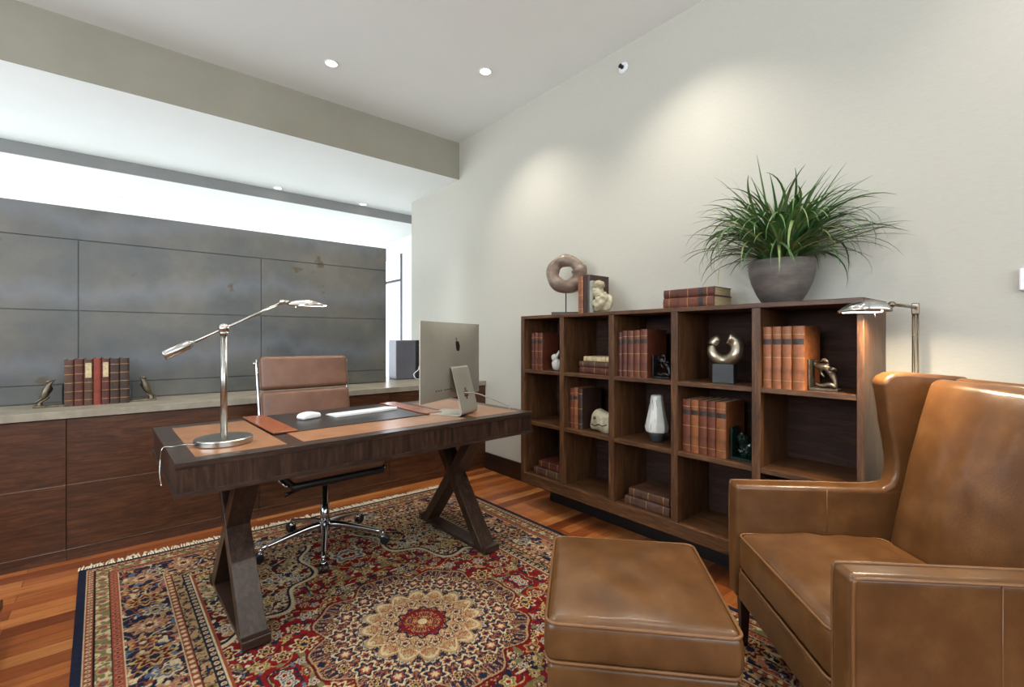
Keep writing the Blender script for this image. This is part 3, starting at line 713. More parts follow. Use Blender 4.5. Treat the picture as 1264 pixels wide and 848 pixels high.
# mouse
tag(obj('computer_mouse', rbox(bmesh.new(), 0, 0, .012, .032, .055, .012, .0118, 4, 6, f=lambda v: (v.x, v.y, v.z + (.010*(1-(v.y/.055)**2) if v.z > 0 else 0))), M['whiteplas'], loc=(.737, 2.545, TOP+.0045), rot=(0, 0, math.radians(-70)), smooth=True),
    'small white computer mouse on the black blotter', 'mouse')
# keyboard seen from its back edge
t = thing('keyboard', 'slim aluminium keyboard lying on the black blotter', 'keyboard', (1.035, 2.565, TOP+.0045), math.radians(8))
bm = prism(bmesh.new(), [(-.060, 0), (.060, 0), (.060, .004), (-.052, .016), (-.060, .012)], 'x', -.19, .19)
obj('case', bm, M['whiteplas'], t, bevel=.0015)
bm = bmesh.new()
for r_ in range(5):
    for c_ in range(13):
        y = -.040 + r_*.0195; z = .0148 - (y+.052)*.107
        x = -.182 + c_*.028; box(bm, x, x+.025, y, y+.0165, z, z+.0022)
obj('keys', bm, M['whiteplas'], t)

# all-in-one monitor
mrot = math.radians(28)
mon = thing('desktop_computer', 'silver all-in-one desktop computer seen from behind on the desk', 'computer', (1.424, 2.235, TOP), mrot)
hw, hh, zc = .333, .212, .302
def backy(x, z): return -.006 - .034*(max(0, 1-(x/hw)**2)**.8)*(max(0, 1-((z-zc)/hh)**2)**.8)
bm = bmesh.new(); nx, nz = 26, 18; gb = {}
for i in range(nx+1):
    for j in range(nz+1):
        x = -hw+2*hw*i/nx; z = zc-hh+2*hh*j/nz; gb[i, j] = bm.verts.new((x, backy(x, z), z))
for i in range(nx):
    for j in range(nz): bm.faces.new((gb[i, j], gb[i+1, j], gb[i+1, j+1], gb[i, j+1]))
fr = [bm.verts.new((sx*hw, .0, zc+sz*hh)) for sx, sz in ((-1, -1), (1, -1), (1, 1), (-1, 1))]
bm.faces.new(fr[::-1])
bm.faces.new([gb[i, 0] for i in range(nx+1)][::-1] + [fr[0], fr[1]]); bm.faces.new([gb[i, nz] for i in range(nx+1)] + [fr[2], fr[3]])
bm.faces.new([gb[0, j] for j in range(nz+1)] + [fr[3], fr[0]]); bm.faces.new([gb[nx, j] for j in range(nz+1)][::-1] + [fr[1], fr[2]])
obj('body', bm, M['alu'], mon, smooth=True)
m_ = mon.children[0]; me = m_.data
for p in me.polygons:
    if len(p.vertices) > 4 or all(abs(me.vertices[v].co.y) < 1e-5 for v in p.vertices): p.use_smooth = False
me.update()
sm = m_.modifiers.new('split', 'EDGE_SPLIT'); sm.split_angle = math.radians(40)
obj('screen', B(-hw+.004, hw-.004, .0002, .0025, zc-hh+.06, zc+hh-.004), M['screen'], mon)
# fruit emblem on the back: outline with a bite, and a leaf
def fruit():
    bm = bmesh.new(); s = .030; cx, cz = 0.0, zc+.085
    body = [(0, .62), (.22, .76), (.48, .78), (.74, .62), (.86, .48), (.66, .28), (.60, .02), (.68, -.24), (.90, -.42), (.74, -.80), (.50, -1.08), (.28, -1.12), (0, -1.02), (-.28, -1.12), (-.50, -1.08), (-.76, -.74), (-.92, -.30), (-.92, .16), (-.76, .52), (-.48, .76), (-.22, .76)]
    leaf = [(.02, .82), (.06, 1.12), (.24, 1.34), (.44, 1.42), (.40, 1.16), (.24, .94)]
    for pl in (body, leaf):
        cc = [(-x, z) for x, z in pl]   # mirrored: seen from behind
        A = [bm.verts.new((cx+x*s*.8, backy(cx+x*s*.8, cz+z*s)-.0012, cz+z*s)) for x, z in cc]
        C = [bm.verts.new((v.co.x, v.co.y+.003, v.co.z)) for v in A]
        bm.faces.new(A); bm.faces.new(C[::-1])
        for i in range(len(A)): j = (i+1) % len(A); bm.faces.new((A[i], A[j], C[j], C[i]))
    bmesh.ops.triangulate(bm, faces=[f for f in bm.faces if len(f.verts) > 4]); return bm
obj('back_emblem', fruit(), M['black'], mon)
bm = bmesh.new()
for i in range(7):
    x = -.20 + i*.022 + (.02 if i > 2 else 0); z = zc-hh+.055; y = backy(x, z); box(bm, x-.006, x+.006, y-.0008, y+.004, z-.003, z+.003)
obj('ports', bm, M['black'], mon)
# bent plate stand with a cable hole
bm = bmesh.new(); w_ = .095
prof = [(.10, .0), (.10, .004), (-.085, .006)]
path = [(.105, .004), (.0, .005), (-.085, .006), (-.103, .010), (-.110, .022), (-.108, .040), (-.100, .075), (-.090, .115), (-.075, .17), (-.058, .235), (-.048, .262), (-.040, .266)]
path = [tuple(v)[:2] for v in catmull([(a, b, 0) for a, b in path], 3)]
n = len(path); thk = .006; cols = [-w_, -.03, -.015, .015, .03, w_]
top = []; bot = []
for i, (y, z) in enumerate(path):
    a = path[max(i-1, 0)]; b = path[min(i+1, n-1)]; d = Vector((b[0]-a[0], b[1]-a[1])).normalized(); nr = Vector((-d.y, d.x))*thk*.5
    top.append([bm.verts.new((x, y-nr.x, z-nr.y)) for x in cols]); bot.append([bm.verts.new((x, y+nr.x, z+nr.y)) for x in cols])
hole = [i for i in range(n-1) if .085 < path[i][1] < .150 and path[i][0] < -.06]
def isH(i, c): return i in hole and c in (1, 2, 3) and not ((i in (hole[0], hole[-1])) and c in (1, 3))
for i in range(n-1):
    for c in range(5):
        if isH(i, c): continue
        bm.faces.new((top[i][c], top[i+1][c], top[i+1][c+1], top[i][c+1])); bm.faces.new((bot[i][c], bot[i][c+1], bot[i+1][c+1], bot[i+1][c]))
        for (di, dc, e0, e1) in ((0, -1, (i, c), (i+1, c)), (0, 1, (i, c+1), (i+1, c+1)), (-1, 0, (i, c), (i, c+1)), (1, 0, (i+1, c), (i+1, c+1))):
            ii, c2 = i+di, c+dc
            if not (0 <= ii < n-1 and 0 <= c2 < 5) or isH(ii, c2):
                bm.faces.new((top[e0[0]][e0[1]], top[e1[0]][e1[1]], bot[e1[0]][e1[1]], bot[e0[0]][e0[1]]))
zmin = min(v.co.z for v in bm.verts)
for v in bm.verts: v.co.z -= zmin
o = obj('stand', bm, M['alu'], mon, smooth=True); sm = o.modifiers.new('split', 'EDGE_SPLIT'); sm.split_angle = math.radians(40)
obj('hinge', B(-.03, .03, -.052, -.035, .225, .262), M['black'], mon, bevel=.003)
Li = mon.matrix_basis if False else (T(1.424, 2.235, TOP) @ RotZ(mrot)).inverted()
P = lambda x, y, z: tuple(Li @ Vector((x, y, z)))
obj('power_cable', tube(bmesh.new(), [(0.02, -.045, .125), (0.0, -.085, .12), P(1.545, 2.155, .885), P(1.64, 2.13, .845), P(1.725, 2.11, .806), P(1.738, 2.107, .80), P(1.74, 2.107, .778)], 0.0034, 8, 5), M['alu'], mon, smooth=True)

# desk lamp
lamp = thing('desk_lamp', 'brushed nickel balance-arm desk lamp on the left of the desk', 'desk lamp', (.305, 2.19, TOP), 0)
obj('base', lathe(bmesh.new(), [(0, 0), (.101, 0), (.104, .003), (.104, .021), (.100, .025), (.05, .028), (.02, .032), (0, .032)], 48), M['nickel'], lamp, smooth=False, bevel=.001)
obj('pole', tube(bmesh.new(), [(0, 0, .03), (0, 0, .445)], .0125, 20), M['nickel'], lamp, smooth=True)
bm = bmesh.new(); blob(bm, (0, 0, .465), .021, .021, .021); tube(bm, [(0, -.028, .465), (0, .028, .465)], .010, 14); tube(bm, [(0, 0, .44), (0, 0, .452)], .016, 16)
obj('pivot', bm, M['nickel'], lamp, smooth=True)
a0 = Vector((-.196, 0, .358)); a1 = Vector((.212, 0, .578)); dd = (a1-a0).normalized()
obj('arm', tube(bmesh.new(), [a0+dd*.09, a1], .0055, 12), M['nickel'], lamp, smooth=True)
obj('counterweight', tube(bmesh.new(), [a0, a0+dd*.004, a0+dd*.088, a0+dd*.092, a0+dd*.112], [.0165, .018, .018, .015, .006], 20), M['nickel'], lamp, smooth=True)
bm = bmesh.new(); blob(bm, (.218, 0, .583), .013, .013, .011); tube(bm, [(.222, 0, .584), (.25, 0, .583)], .009, 12)
obj('head_joint', bm, M['nickel'], lamp, smooth=True)
def shade(bm, L, w, h, zt0):
    """hollow half-boat shade along +x, open below"""
    def ring(u, k, ins):
        ww = w*(math.sin(PI*min(1, .18+.82*u)*.5) if u < .5 else math.cos(PI*max(0, (u-.62))/.76*1.0)**.6 if u > .62 else 1)*1.0
        ww = max(ww, .3*w) - ins; hh_ = h*max(.14, math.sin(PI*(.14+.84*u))**.8) - ins
        a = PI*k/10; return (u*L, ww*math.cos(a), zt0-h+hh_*math.sin(a)**.8 if math.sin(a) > 0 else zt0-h)
    out = [[bm.verts.new(ring(u/14, k, 0)) for k in range(11)] for u in range(15)]; inn = [[bm.verts.new(ring(u/14, k, .0015)) for k in range(11)] for u in range(15)]
    for A, sgn in ((out, 1), (inn, -1)):
        for i in range(14):
            for k in range(10): bm.faces.new((A[i][k], A[i+1][k], A[i+1][k+1], A[i][k+1]))
    for i in range(14):
        bm.faces.new((out[i][0], inn[i][0], inn[i+1][0], out[i+1][0])); bm.faces.new((out[i][10], out[i+1][10], inn[i+1][10], inn[i][10]))
    for e in (0, 14):
        for k in range(10): bm.faces.new((out[e][k], out[e][k+1], inn[e][k+1], inn[e][k]))
    bm.faces.new(out[0][::-1]); bm.faces.new(out[14])
    return bm
bm = shade(bmesh.new(), .165, .036, .028, .0)
for v in bm.verts: v.co = Vector((v.co.x+.243, v.co.y, v.co.z+.598))
obj('lamp_shade', bm, M['nickel'], lamp, smooth=True)
obj('light_strip', B(.285, .400, -.024, .024, .5722, .5762), M['tube'], lamp, bevel=.002)
obj('dimmer_knob', tube(bmesh.new(), [(.272, 0, .576), (.272, 0, .563), (.272, 0, .558)], [.0025, .0025, .005], 10), M['nickel'], lamp, smooth=True)
obj('cord', tube(bmesh.new(), [(-.10, -.015, .010), (-.13, -.01, .014), (-.165, .03, .004), (-.1905, .045, .004), (-.200, .045, -.01), (-.204, .045, -.05), (-.206, .02, -.10), (-.203, -.03, -.125)], .0022, 8, 6), M['nickel'], lamp, smooth=True)
l = bpy.data.lights.new('desk_lamp_light', 'AREA'); l.shape = 'RECTANGLE'; l.size = .1; l.size_y = .04; l.energy = 1.5; l.color = (1, .95, .86)
o = bpy.data.objects.new('desk_lamp_light', l); o.location = (.305+.343, 2.19, TOP+.568); COL.objects.link(o)

# ================================================================ OFFICE CHAIR
oc = thing('office_chair', 'brown leather padded office chair on a chrome five-star base behind the desk', 'chair', (.880, 2.735, 0), math.radians(2))
def pad(name, y, z, hx, hh_, th, tilt):
    m4 = T(0, y, z) @ Matrix.Rotation(-tilt, 4, 'X')
    return obj(name, rbox(bmesh.new(), 0, 0, 0, hx, th, hh_, .026, 5, 8, f=lambda v: (v.x, v.y*(1+.0), v.z), M4=m4), M['oleather'], oc, smooth=True)
tl = math.radians(11)
pad('headrest_pad', .335, .990, .262, .101, .033, tl)
pad('back_pad', .297, .795, .262, .090, .033, tl)
pad('lower_back_pad', .262, .612, .258, .090, .033, tl)
bm = bmesh.new()
for s in (-1, 1): tube(bm, [(s*.266, .10, .455), (s*.267, .20, .468), (s*.267, .262, .52), (s*.267, .30, .66), (s*.267, .345, .88), (s*.267, .385, 1.075)], .009, 10, 5)
tube(bm, [(-.267, .384, 1.05), (.267, .384, 1.05)], .008, 10); tube(bm, [(-.266, -.22, .455), (-.266, .10, .455)], .009, 10); tube(bm, [(.266, -.22, .455), (.266, .10, .455)], .009, 10)
obj('side_frame', bm, M['chrome'], oc, smooth=True)
bm = bmesh.new()
for s in (-1, 1): blob(bm, (s*.277, .384, 1.05), .012, .012, .012, sub=2)
obj('frame_knobs', bm, M['chrome'], oc, smooth=True)
obj('seat_pad', rbox(bmesh.new(), 0, -.02, .498, .252, .24, .030, .03, 5, 8), M['oleather'], oc, smooth=True)
obj('seat_shell', rbox(bmesh.new(), 0, -.01, .448, .254, .238, .018, .016, 3, 6), M['black'], oc, smooth=True)
bm = bmesh.new(); rbox(bm, 0, .0, .402, .055, .10, .022, .012, 3, 3); tube(bm, [(-.04, -.03, .395), (-.16, -.05, .375), (-.235, -.06, .365)], [.006, .006, .012], 10, 3)
obj('tilt_mechanism', bm, M['black'], oc, smooth=True)
obj('column', tube(bmesh.new(), [(0, 0, .10), (0, 0, .25), (0, 0, .252), (0, 0, .38)], [.026, .024, .016, .016], 20), M['chrome'], oc, smooth=True)
for k in range(5):
    a = math.radians(35+72*k-2); ca_, sa_ = math.cos(a), math.sin(a)
    bm = bmesh.new(); R = .33
    tube(bm, [(.02*ca_, .02*sa_, .135), (.12*ca_, .12*sa_, .125), (R*ca_, R*sa_, .080)], [.019, .017, .011], 12, 4)
    obj('base_arm', bm, M['chrome'], oc, smooth=True)
    c = obj('caster', tube(blob(bmesh.new(), (R*ca_, R*sa_, .056), .017, .017, .013), [(R*ca_, R*sa_, .06), (R*ca_, R*sa_, .082)], .006, 10), M['chrome'], oc, smooth=True)
    ax = Vector((-sa_, ca_, 0)); ctr = Vector((R*ca_+.012*ca_, R*sa_+.012*sa_, .0365))
    bm = bmesh.new()
    for s in (-1, 1): tube(bm, [ctr+ax*s*.006, ctr+ax*s*.008, ctr+ax*s*.019, ctr+ax*s*.021], [.020, .025, .025, .020], 20)
    obj('wheel', bm, M['black'], c, smooth=False)

# ================================================================ RUG
def rug():
    HX, HY = 1.10, 1.49; NX, NY = 620, 840
    p = np.linspace(-HX, HX, NX+1); q = np.linspace(-HY, HY, NY+1)
    P_, Q_ = np.meshgrid(p, q, indexing='ij'); A = np.abs(P_); Bq = np.abs(Q_)
    rs = np.random.RandomState(5)
    def vn(x, y, f, seed):
        r = np.random.RandomState(seed).rand(256, 256); u = x*f+37.3; v = y*f+11.7
        i = np.floor(u).astype(int); j = np.floor(v).astype(int); fu = u-i; fv = v-j
        fu = fu*fu*(3-2*fu); fv = fv*fv*(3-2*fv); g = lambda a, b: r[a % 256, b % 256]
        return (g(i, j)*(1-fu)+g(i+1, j)*fu)*(1-fv)+(g(i, j+1)*(1-fu)+g(i+1, j+1)*fu)*fv
    c = {k: np.array(lin(v)) for k, v in dict(red=(128, 26, 28), dred=(92, 22, 26), navy=(36, 38, 56), cream=(204, 184, 144), tan=(172, 138, 98), olive=(122, 112, 74), rust=(146, 74, 52), blue=(92, 104, 124), teal=(78, 96, 92), pink=(168, 110, 88), black=(30, 26, 30), gold=(186, 154, 92)).items()}
    img = np.empty(P_.shape+(3,)); img[:] = c['red']
    def put(mask, col): img[mask] = c[col] if isinstance(col, str) else col
    def vines(mask, x, y, f, seed, w, col):
        n1 = vn(x, y, f, seed)*.6+vn(x, y, f*2.1, seed+1)*.4-.5; put(mask & (np.abs(n1) < w), col)
    def flower(mask, x, y, R, n, cols, ph=0.0):
        d = np.hypot(x, y); a = np.arctan2(y, x); rn = d/(R*(1+.22*np.cos(n*a+ph)))
        put(mask & (rn < 1.0), cols[0]); put(mask & (rn < .80), cols[1]); put(mask & (rn < .52), cols[2]); put(mask & (rn < .30), cols[3])
    e1 = HX-A; e2 = HY-Bq; e = np.minimum(e1, e2); wx = .0
    field = e > .43
    # ---- field: scrolls, leaves, flowers, mirrored in both directions
    vines(field, A, Bq, 5, 3, .03, 'navy'); vines(field, A, Bq, 5, 3, .010, 'gold'); vines(field, A, Bq, 9, 13, .012, 'gold'); vines(field, A, Bq, 11, 9, .028, 'navy'); vines(field, A, Bq, 18, 19, .022, 'dred')
    nz = vn(A, Bq, 26, 21); put(field & (nz > .80), 'olive'); put(field & (nz < .13), 'navy')
    nz = vn(A, Bq, 40, 22); put(field & (nz > .86), 'cream'); put(field & (nz < .09), 'blue')
    pal = [('cream', 'navy', 'rust', 'cream'), ('gold', 'rust', 'navy', 'cream'), ('cream', 'blue', 'cream', 'red'), ('navy', 'cream', 'rust', 'navy'), ('gold', 'olive', 'cream', 'red'), ('cream', 'dred', 'gold', 'navy')]
    pts = []
    for k in range(2600):
        x, y = rs.uniform(0, .68), rs.uniform(0, 1.08); R = rs.choice([.018, .028, .044, .066], p=[.35, .3, .2, .15])
        if math.hypot(x, y) < .40+R: continue
        if all(math.hypot(x-a, y-b) > R+r*1.0+.006 for a, b, r in pts): pts.append((x, y, R))
    for (x, y, R) in pts:
        sub = (np.abs(A-x) < R*1.4) & (np.abs(Bq-y) < R*1.4) & field
        flower(sub, A-x, Bq-y, R, rs.choice([5, 6, 8]), pal[rs.randint(6)], rs.rand()*6)
    # ---- corner spandrels
    cxn = (HX-.43-A)/.50; cyn = (HY-.43-Bq)/.66; aa = np.arctan2(cyn, cxn); rr = np.hypot(cxn, cyn)/(1+.07*np.cos(aa*12))
    sp = field & (rr < 1.0); put(field & (rr < 1.035) & (rr >= 1), 'cream'); put(sp, 'navy'); 
    put(sp & (rr < .975), 'tan')
    spn = sp & (rr < .975)
    vines(spn, A, Bq, 15, 31, .07, 'dred'); vines(spn, A, Bq, 20, 33, .09, 'navy'); vines(spn, A, Bq, 28, 35, .05, 'cream')
    nz = vn(A, Bq, 34, 36); put(spn & (nz > .74), 'dred'); put(spn & (nz < .16), 'olive')
    for k in range(70):
        x, y = rs.uniform(.2, .67), rs.uniform(.4, 1.06); R = rs.choice([.018, .028, .04])
        sub = (np.abs(A-x) < R*1.4) & (np.abs(Bq-y) < R*1.4) & spn
        flower(sub, A-x, Bq-y, R, 6, pal[rs.randint(6)], rs.rand()*6)
    # ---- medallion
    r = np.hypot(P_, Q_); th = np.arctan2(Q_, P_)
    R1 = .385*(1+.14*np.abs(np.cos(4*th))**1.3 - .03*np.cos(16*th))
    md = r < R1; put(r < R1*1.04, 'dred'); put(r < R1*1.018, 'tan'); put(md, 'navy')
    fold = np.abs(((th/(2*PI)*16) % 1)-.5)*2
    vines(md, r*1.2, fold*.28, 22, 41, .045, 'rust'); vines(md, r*1.1, fold*.25, 30, 43, .045, 'tan')
    for ring_r, nn, R, o_, pl in ((.325, 16, .042, 0, 0), (.275, 16, .030, .5, 3), (.365, 16, .022, .5, 5), (.235, 16, .026, 0, 2)):
        for k in range(nn):
            t_ = (k+o_)/nn*2*PI; x, y = ring_r*math.cos(t_), ring_r*math.sin(t_)
            sub = (np.abs(P_-x) < R*1.4) & (np.abs(Q_-y) < R*1.4) & md
            flower(sub, P_-x, Q_-y, R, 6, pal[pl], t_)
    R2 = .200*(1+.22*np.abs(np.cos(8*th)))
    put(r < R2*1.03, 'tan'); put(r < R2*.98, 'cream'); put((r < R2*.93), 'tan')
    cm_ = r < R2*.93; vines(cm_, r, fold*.2, 34, 51, .07, 'cream'); vines(cm_, r, fold*.2, 44, 53, .05, 'rust')
    for k in range(16):
        t_ = (k+.5)/16*2*PI; x, y = .150*math.cos(t_), .150*math.sin(t_); sub = (np.abs(P_-x) < .035) & (np.abs(Q_-y) < .035)
        flower(sub, P_-x, Q_-y, .022, 5, ('navy', 'cream', 'rust', 'navy'), t_)
    R3 = .095*(1+.10*np.cos(12*th)); put(r < R3*1.12, 'navy'); put(r < R3, 'red')
    nz = vn(r*1.0, fold*.1, 70, 55); put((r < R3) & (nz > .62), 'gold'); put((r < R3) & (nz < .3), 'navy'); put(r < .02, 'cream')
    # ---- borders
    along = np.where(e1 < e2, Bq, A); corner = np.abs(e1-e2) < .0
    def band(a, b, col): m = (e >= a) & (e < b); put(m, col); return m
    band(0, .03, 'navy'); band(.03, .034, 'cream')
    m = band(.034, .060, 'rust'); put(m & (np.hypot(((along*36) % 1-.5), (e-.047)*60*.6) < .30), 'cream'); put(m & (np.hypot(((along*36) % 1-.5), (e-.047)*60*.6) < .14), 'navy')
    band(.060, .064, 'black')
    m = band(.064, .112, 'olive'); vines(m, along*1.0, e, 34, 61, .09, 'cream'); u_ = (along*12.0) % 1-.5
    put(m & (np.hypot(u_*.083, e-.088) < .021), 'tan'); put(m & (np.hypot(u_*.083, e-.088) < .014), 'rust'); put(m & (np.hypot(u_*.083, e-.088) < .006), 'blue')
    band(.112, .116, 'black')
    m = band(.116, .146, 'rust'); v_ = (along*30) % 1-.5; put(m & (np.hypot(v_*.033, e-.131) < .011), 'pink'); put(m & (np.hypot(v_*.033, e-.131) < .005), 'dred')
    band(.146, .150, 'cream')
    m = band(.150, .318, 'navy')
    vines(m, along, e, 13, 71, .022, 'cream'); vines(m, along, e, 19, 73, .028, 'tan'); vines(m, along, e, 27, 75, .03, 'rust')
    nz = vn(along, e, 36, 76); put(m & (nz > .76), 'pink'); put(m & (nz < .16), 'blue'); nz = vn(along, e, 48, 77); put(m & (nz > .82), 'cream')
    for k in range(24):
        y = .065+k*.125; R = .052 if k % 2 else .036; off = .234 + (.0 if k % 2 else (.028 if k % 4 else -.028))
        sub = m & (np.abs(along-y) < .08)
        flower(sub, (along-y), (e-off)*.85, R, 8 if k % 2 else 6, [('gold', 'rust', 'navy', 'cream'), ('tan', 'pink', 'cream', 'dred'), ('cream', 'blue', 'gold', 'navy'), ('gold', 'dred', 'tan', 'navy')][k % 4])
    band(.318, .322, 'cream'); m = band(.322, .346, 'rust'); put(m & (np.hypot(v_*.033, e-.334) < .009), 'cream'); band(.346, .350, 'black')
    m = band(.350, .384, 'tan'); put(m & (np.hypot(u_*.083, e-.367) < .015), 'olive'); put(m & (np.hypot(u_*.083, e-.367) < .007), 'dred'); vines(m, along, e, 44, 81, .06, 'navy')
    band(.384, .388, 'black'); m = band(.388, .414, 'navy'); put(m & (np.hypot(v_*.033, e-.401) < .010), 'cream'); put(m & (np.hypot(v_*.033, e-.401) < .005), 'rust'); band(.414, .420, 'cream'); band(.420, .43, 'rust')
    # wool variation: row abrash and knots
    img *= (.86+.28*vn(P_, Q_, 3, 91)*.6+.12*vn(P_*.2, Q_, 40, 92))[..., None]; img *= (.80+.42*rs.rand(*P_.shape))[..., None]
    img = np.clip(img*.74, 0, 1)
    hz = .0088+.0018*(img.sum(-1)-.4).clip(-.4, .6)+.0012*rs.rand(*P_.shape)
    # surface grid warped onto the four slightly skewed corners measured for the rug
    s = (P_+HX)/(2*HX); t_ = (Q_+HY)/(2*HY)
    C00, C10, C01, C11 = [np.array(v) for v in ((-.085, .26), (2.075, .215), (-.186, 3.245), (2.028, 3.212))]
    XY = ((1-s)*(1-t_))[..., None]*C00+(s*(1-t_))[..., None]*C10+((1-s)*t_)[..., None]*C01+(s*t_)[..., None]*C11
    co = np.concatenate([XY, hz[..., None]], -1).reshape(-1, 3)
    me = bpy.data.meshes.new('pile'); nv = co.shape[0]; NYp = NY+1
    i, j = np.meshgrid(np.arange(NX), np.arange(NY), indexing='ij'); a = (i*NYp+j).ravel()
    quads = np.stack([a, a+NYp, a+NYp+1, a+1], -1)
    me.vertices.add(nv); me.vertices.foreach_set('co', co.ravel()); nf = len(quads)
    me.loops.add(nf*4); me.loops.foreach_set('vertex_index', quads.ravel()); me.polygons.add(nf)
    me.polygons.foreach_set('loop_start', np.arange(nf)*4); me.polygons.foreach_set('loop_total', np.full(nf, 4)); me.update()
    at = me.color_attributes.new('Col', 'FLOAT_COLOR', 'POINT')
    at.data.foreach_set('color', np.concatenate([img.reshape(-1, 3), np.ones((nv, 1))], -1).ravel())
    me.polygons.foreach_set('use_smooth', np.ones(nf, bool))
    return me, (C00, C10, C01, C11)
t = thing('persian_rug', 'red and navy patterned wool rug with a cream medallion under the desk', 'rug', (0, 0, 0))
me, (C00, C10, C01, C11) = rug(); link('pile', me, M['rug'], t)
bm = bmesh.new(); prism(bm, [tuple(C00), tuple(C10), tuple(C11), tuple(C01)], 'z', .0008, .0082); obj('backing', bm, M['navyedge'], t)
bm = bmesh.new(); r_ = random.Random(3)
for (A_, B_, sg) in ((C01, C11, 1), (C00, C10, -1)):
    N = 190
    for k in range(N+1):
        u = k/N; x = A_[0]+(B_[0]-A_[0])*u; y = A_[1]+(B_[1]-A_[1])*u
        ln = r_.uniform(.04, .075); dx = r_.uniform(-.02, .02)
        tube(bm, [(x, y-.004*sg, .0065), (x+dx*.3, y+.02*sg, .0085), (x+dx, y+ln*.7*sg, .006), (x+dx*r_.uniform(.5, 1.6), y+ln*sg, .0042)], [.0045, .0042, .0046, .0028], 6, 0)
o = obj('fringe', bm, M['wool'], t, smooth=True); o['kind'] = 'stuff'

# ================================================================ LEATHER SEATING
def piping(name, pts, root, r=.0045, k=4, closed=False):
    return obj(name, tube(bmesh.new(), pts, r, 8, 0 if closed else k, closed), M['leather_pipe'], root, smooth=True)
def loop_rect(hx, hy, z, r, cx=0, cy=0, crown=None, n=6, m=8):
    pts = []
    for (sx, sy, a0) in ((1, 1, 0), (-1, 1, 90), (-1, -1, 180), (1, -1, 270)):
        for k in range(n+1):
            a = math.radians(a0+90*k/n); pts.append((cx+sx*(hx-r)+r*math.cos(a), cy+sy*(hy-r)+r*math.sin(a), z))
    out = []
    for i, p in enumerate(pts):
        q = pts[(i+1) % len(pts)]; d = math.dist(p, q); c_ = m if d > .1 else 1
        for s in range(c_): u = s/c_; out.append(tuple(p[j]+(q[j]-p[j])*u for j in range(3)))
    return out
def cushion(cx, cy, z0, z1, hx, hy, r, crown, wr=0.0, seed=0):
    h = (z1-z0)/2
    def f(v):
        x, y = v.x/hx, v.y/hy; c = max(0, (1-x*x))**.6*max(0, (1-y*y))**.6
        z = v.z + (crown*c if v.z > h*.3 else 0)
        if wr and v.z > h*.3: z += wr*c*mnoise.noise(Vector((v.x*7+seed, v.y*12, 0)))
        bulge = .006*(1-(v.z/h)**2)
        return (v.x+math.copysign(bulge, v.x)*(abs(x) > .9), v.y+math.copysign(bulge, v.y)*(abs(y) > .9), z)
    return rbox(bmesh.new(), cx, cy, (z0+z1)/2, hx, hy, h, r, 4, 16, f=f)

ot = thing('ottoman', 'square tan leather ottoman in front of the wing chair', 'ottoman', (1.237, .890, 0), math.radians(42))
ohx, ohy = .272, .252
obj('cushion', cushion(0, 0, .326, .442, ohx, ohy, .026, .026, .012), M['leather'], ot, smooth=True)
piping('piping', loop_rect(ohx+.001, ohy+.001, .436, .03), ot, .0048, closed=True)
piping('piping', loop_rect(ohx+.001, ohy+.001, .333, .03), ot, .0045, closed=True)
obj('base_frame', rbox(bmesh.new(), 0, 0, .243, ohx-.004, ohy-.004, .081, .016, 4, 6), M['leather'], ot, smooth=True)
piping('piping', loop_rect(ohx-.003, ohy-.003, .168, .025), ot, .004, closed=True)
for sx in (-1, 1):
    for sy in (-1, 1):
        bm = bmesh.new(); lathe(bm, [(0, .0125), (.018, .0125), (.028, .165), (0, .165)], 4, T(sx*(ohx-.04), sy*(ohy-.04), 0), PI/4); obj('leg', bm, M['base'], ot, bevel=.002)

wc = thing('wing_chair', 'tan leather wing armchair in the right foreground', 'armchair', (1.573, .591, .042), math.radians(45)); wc.scale = (.965, .965, .965)
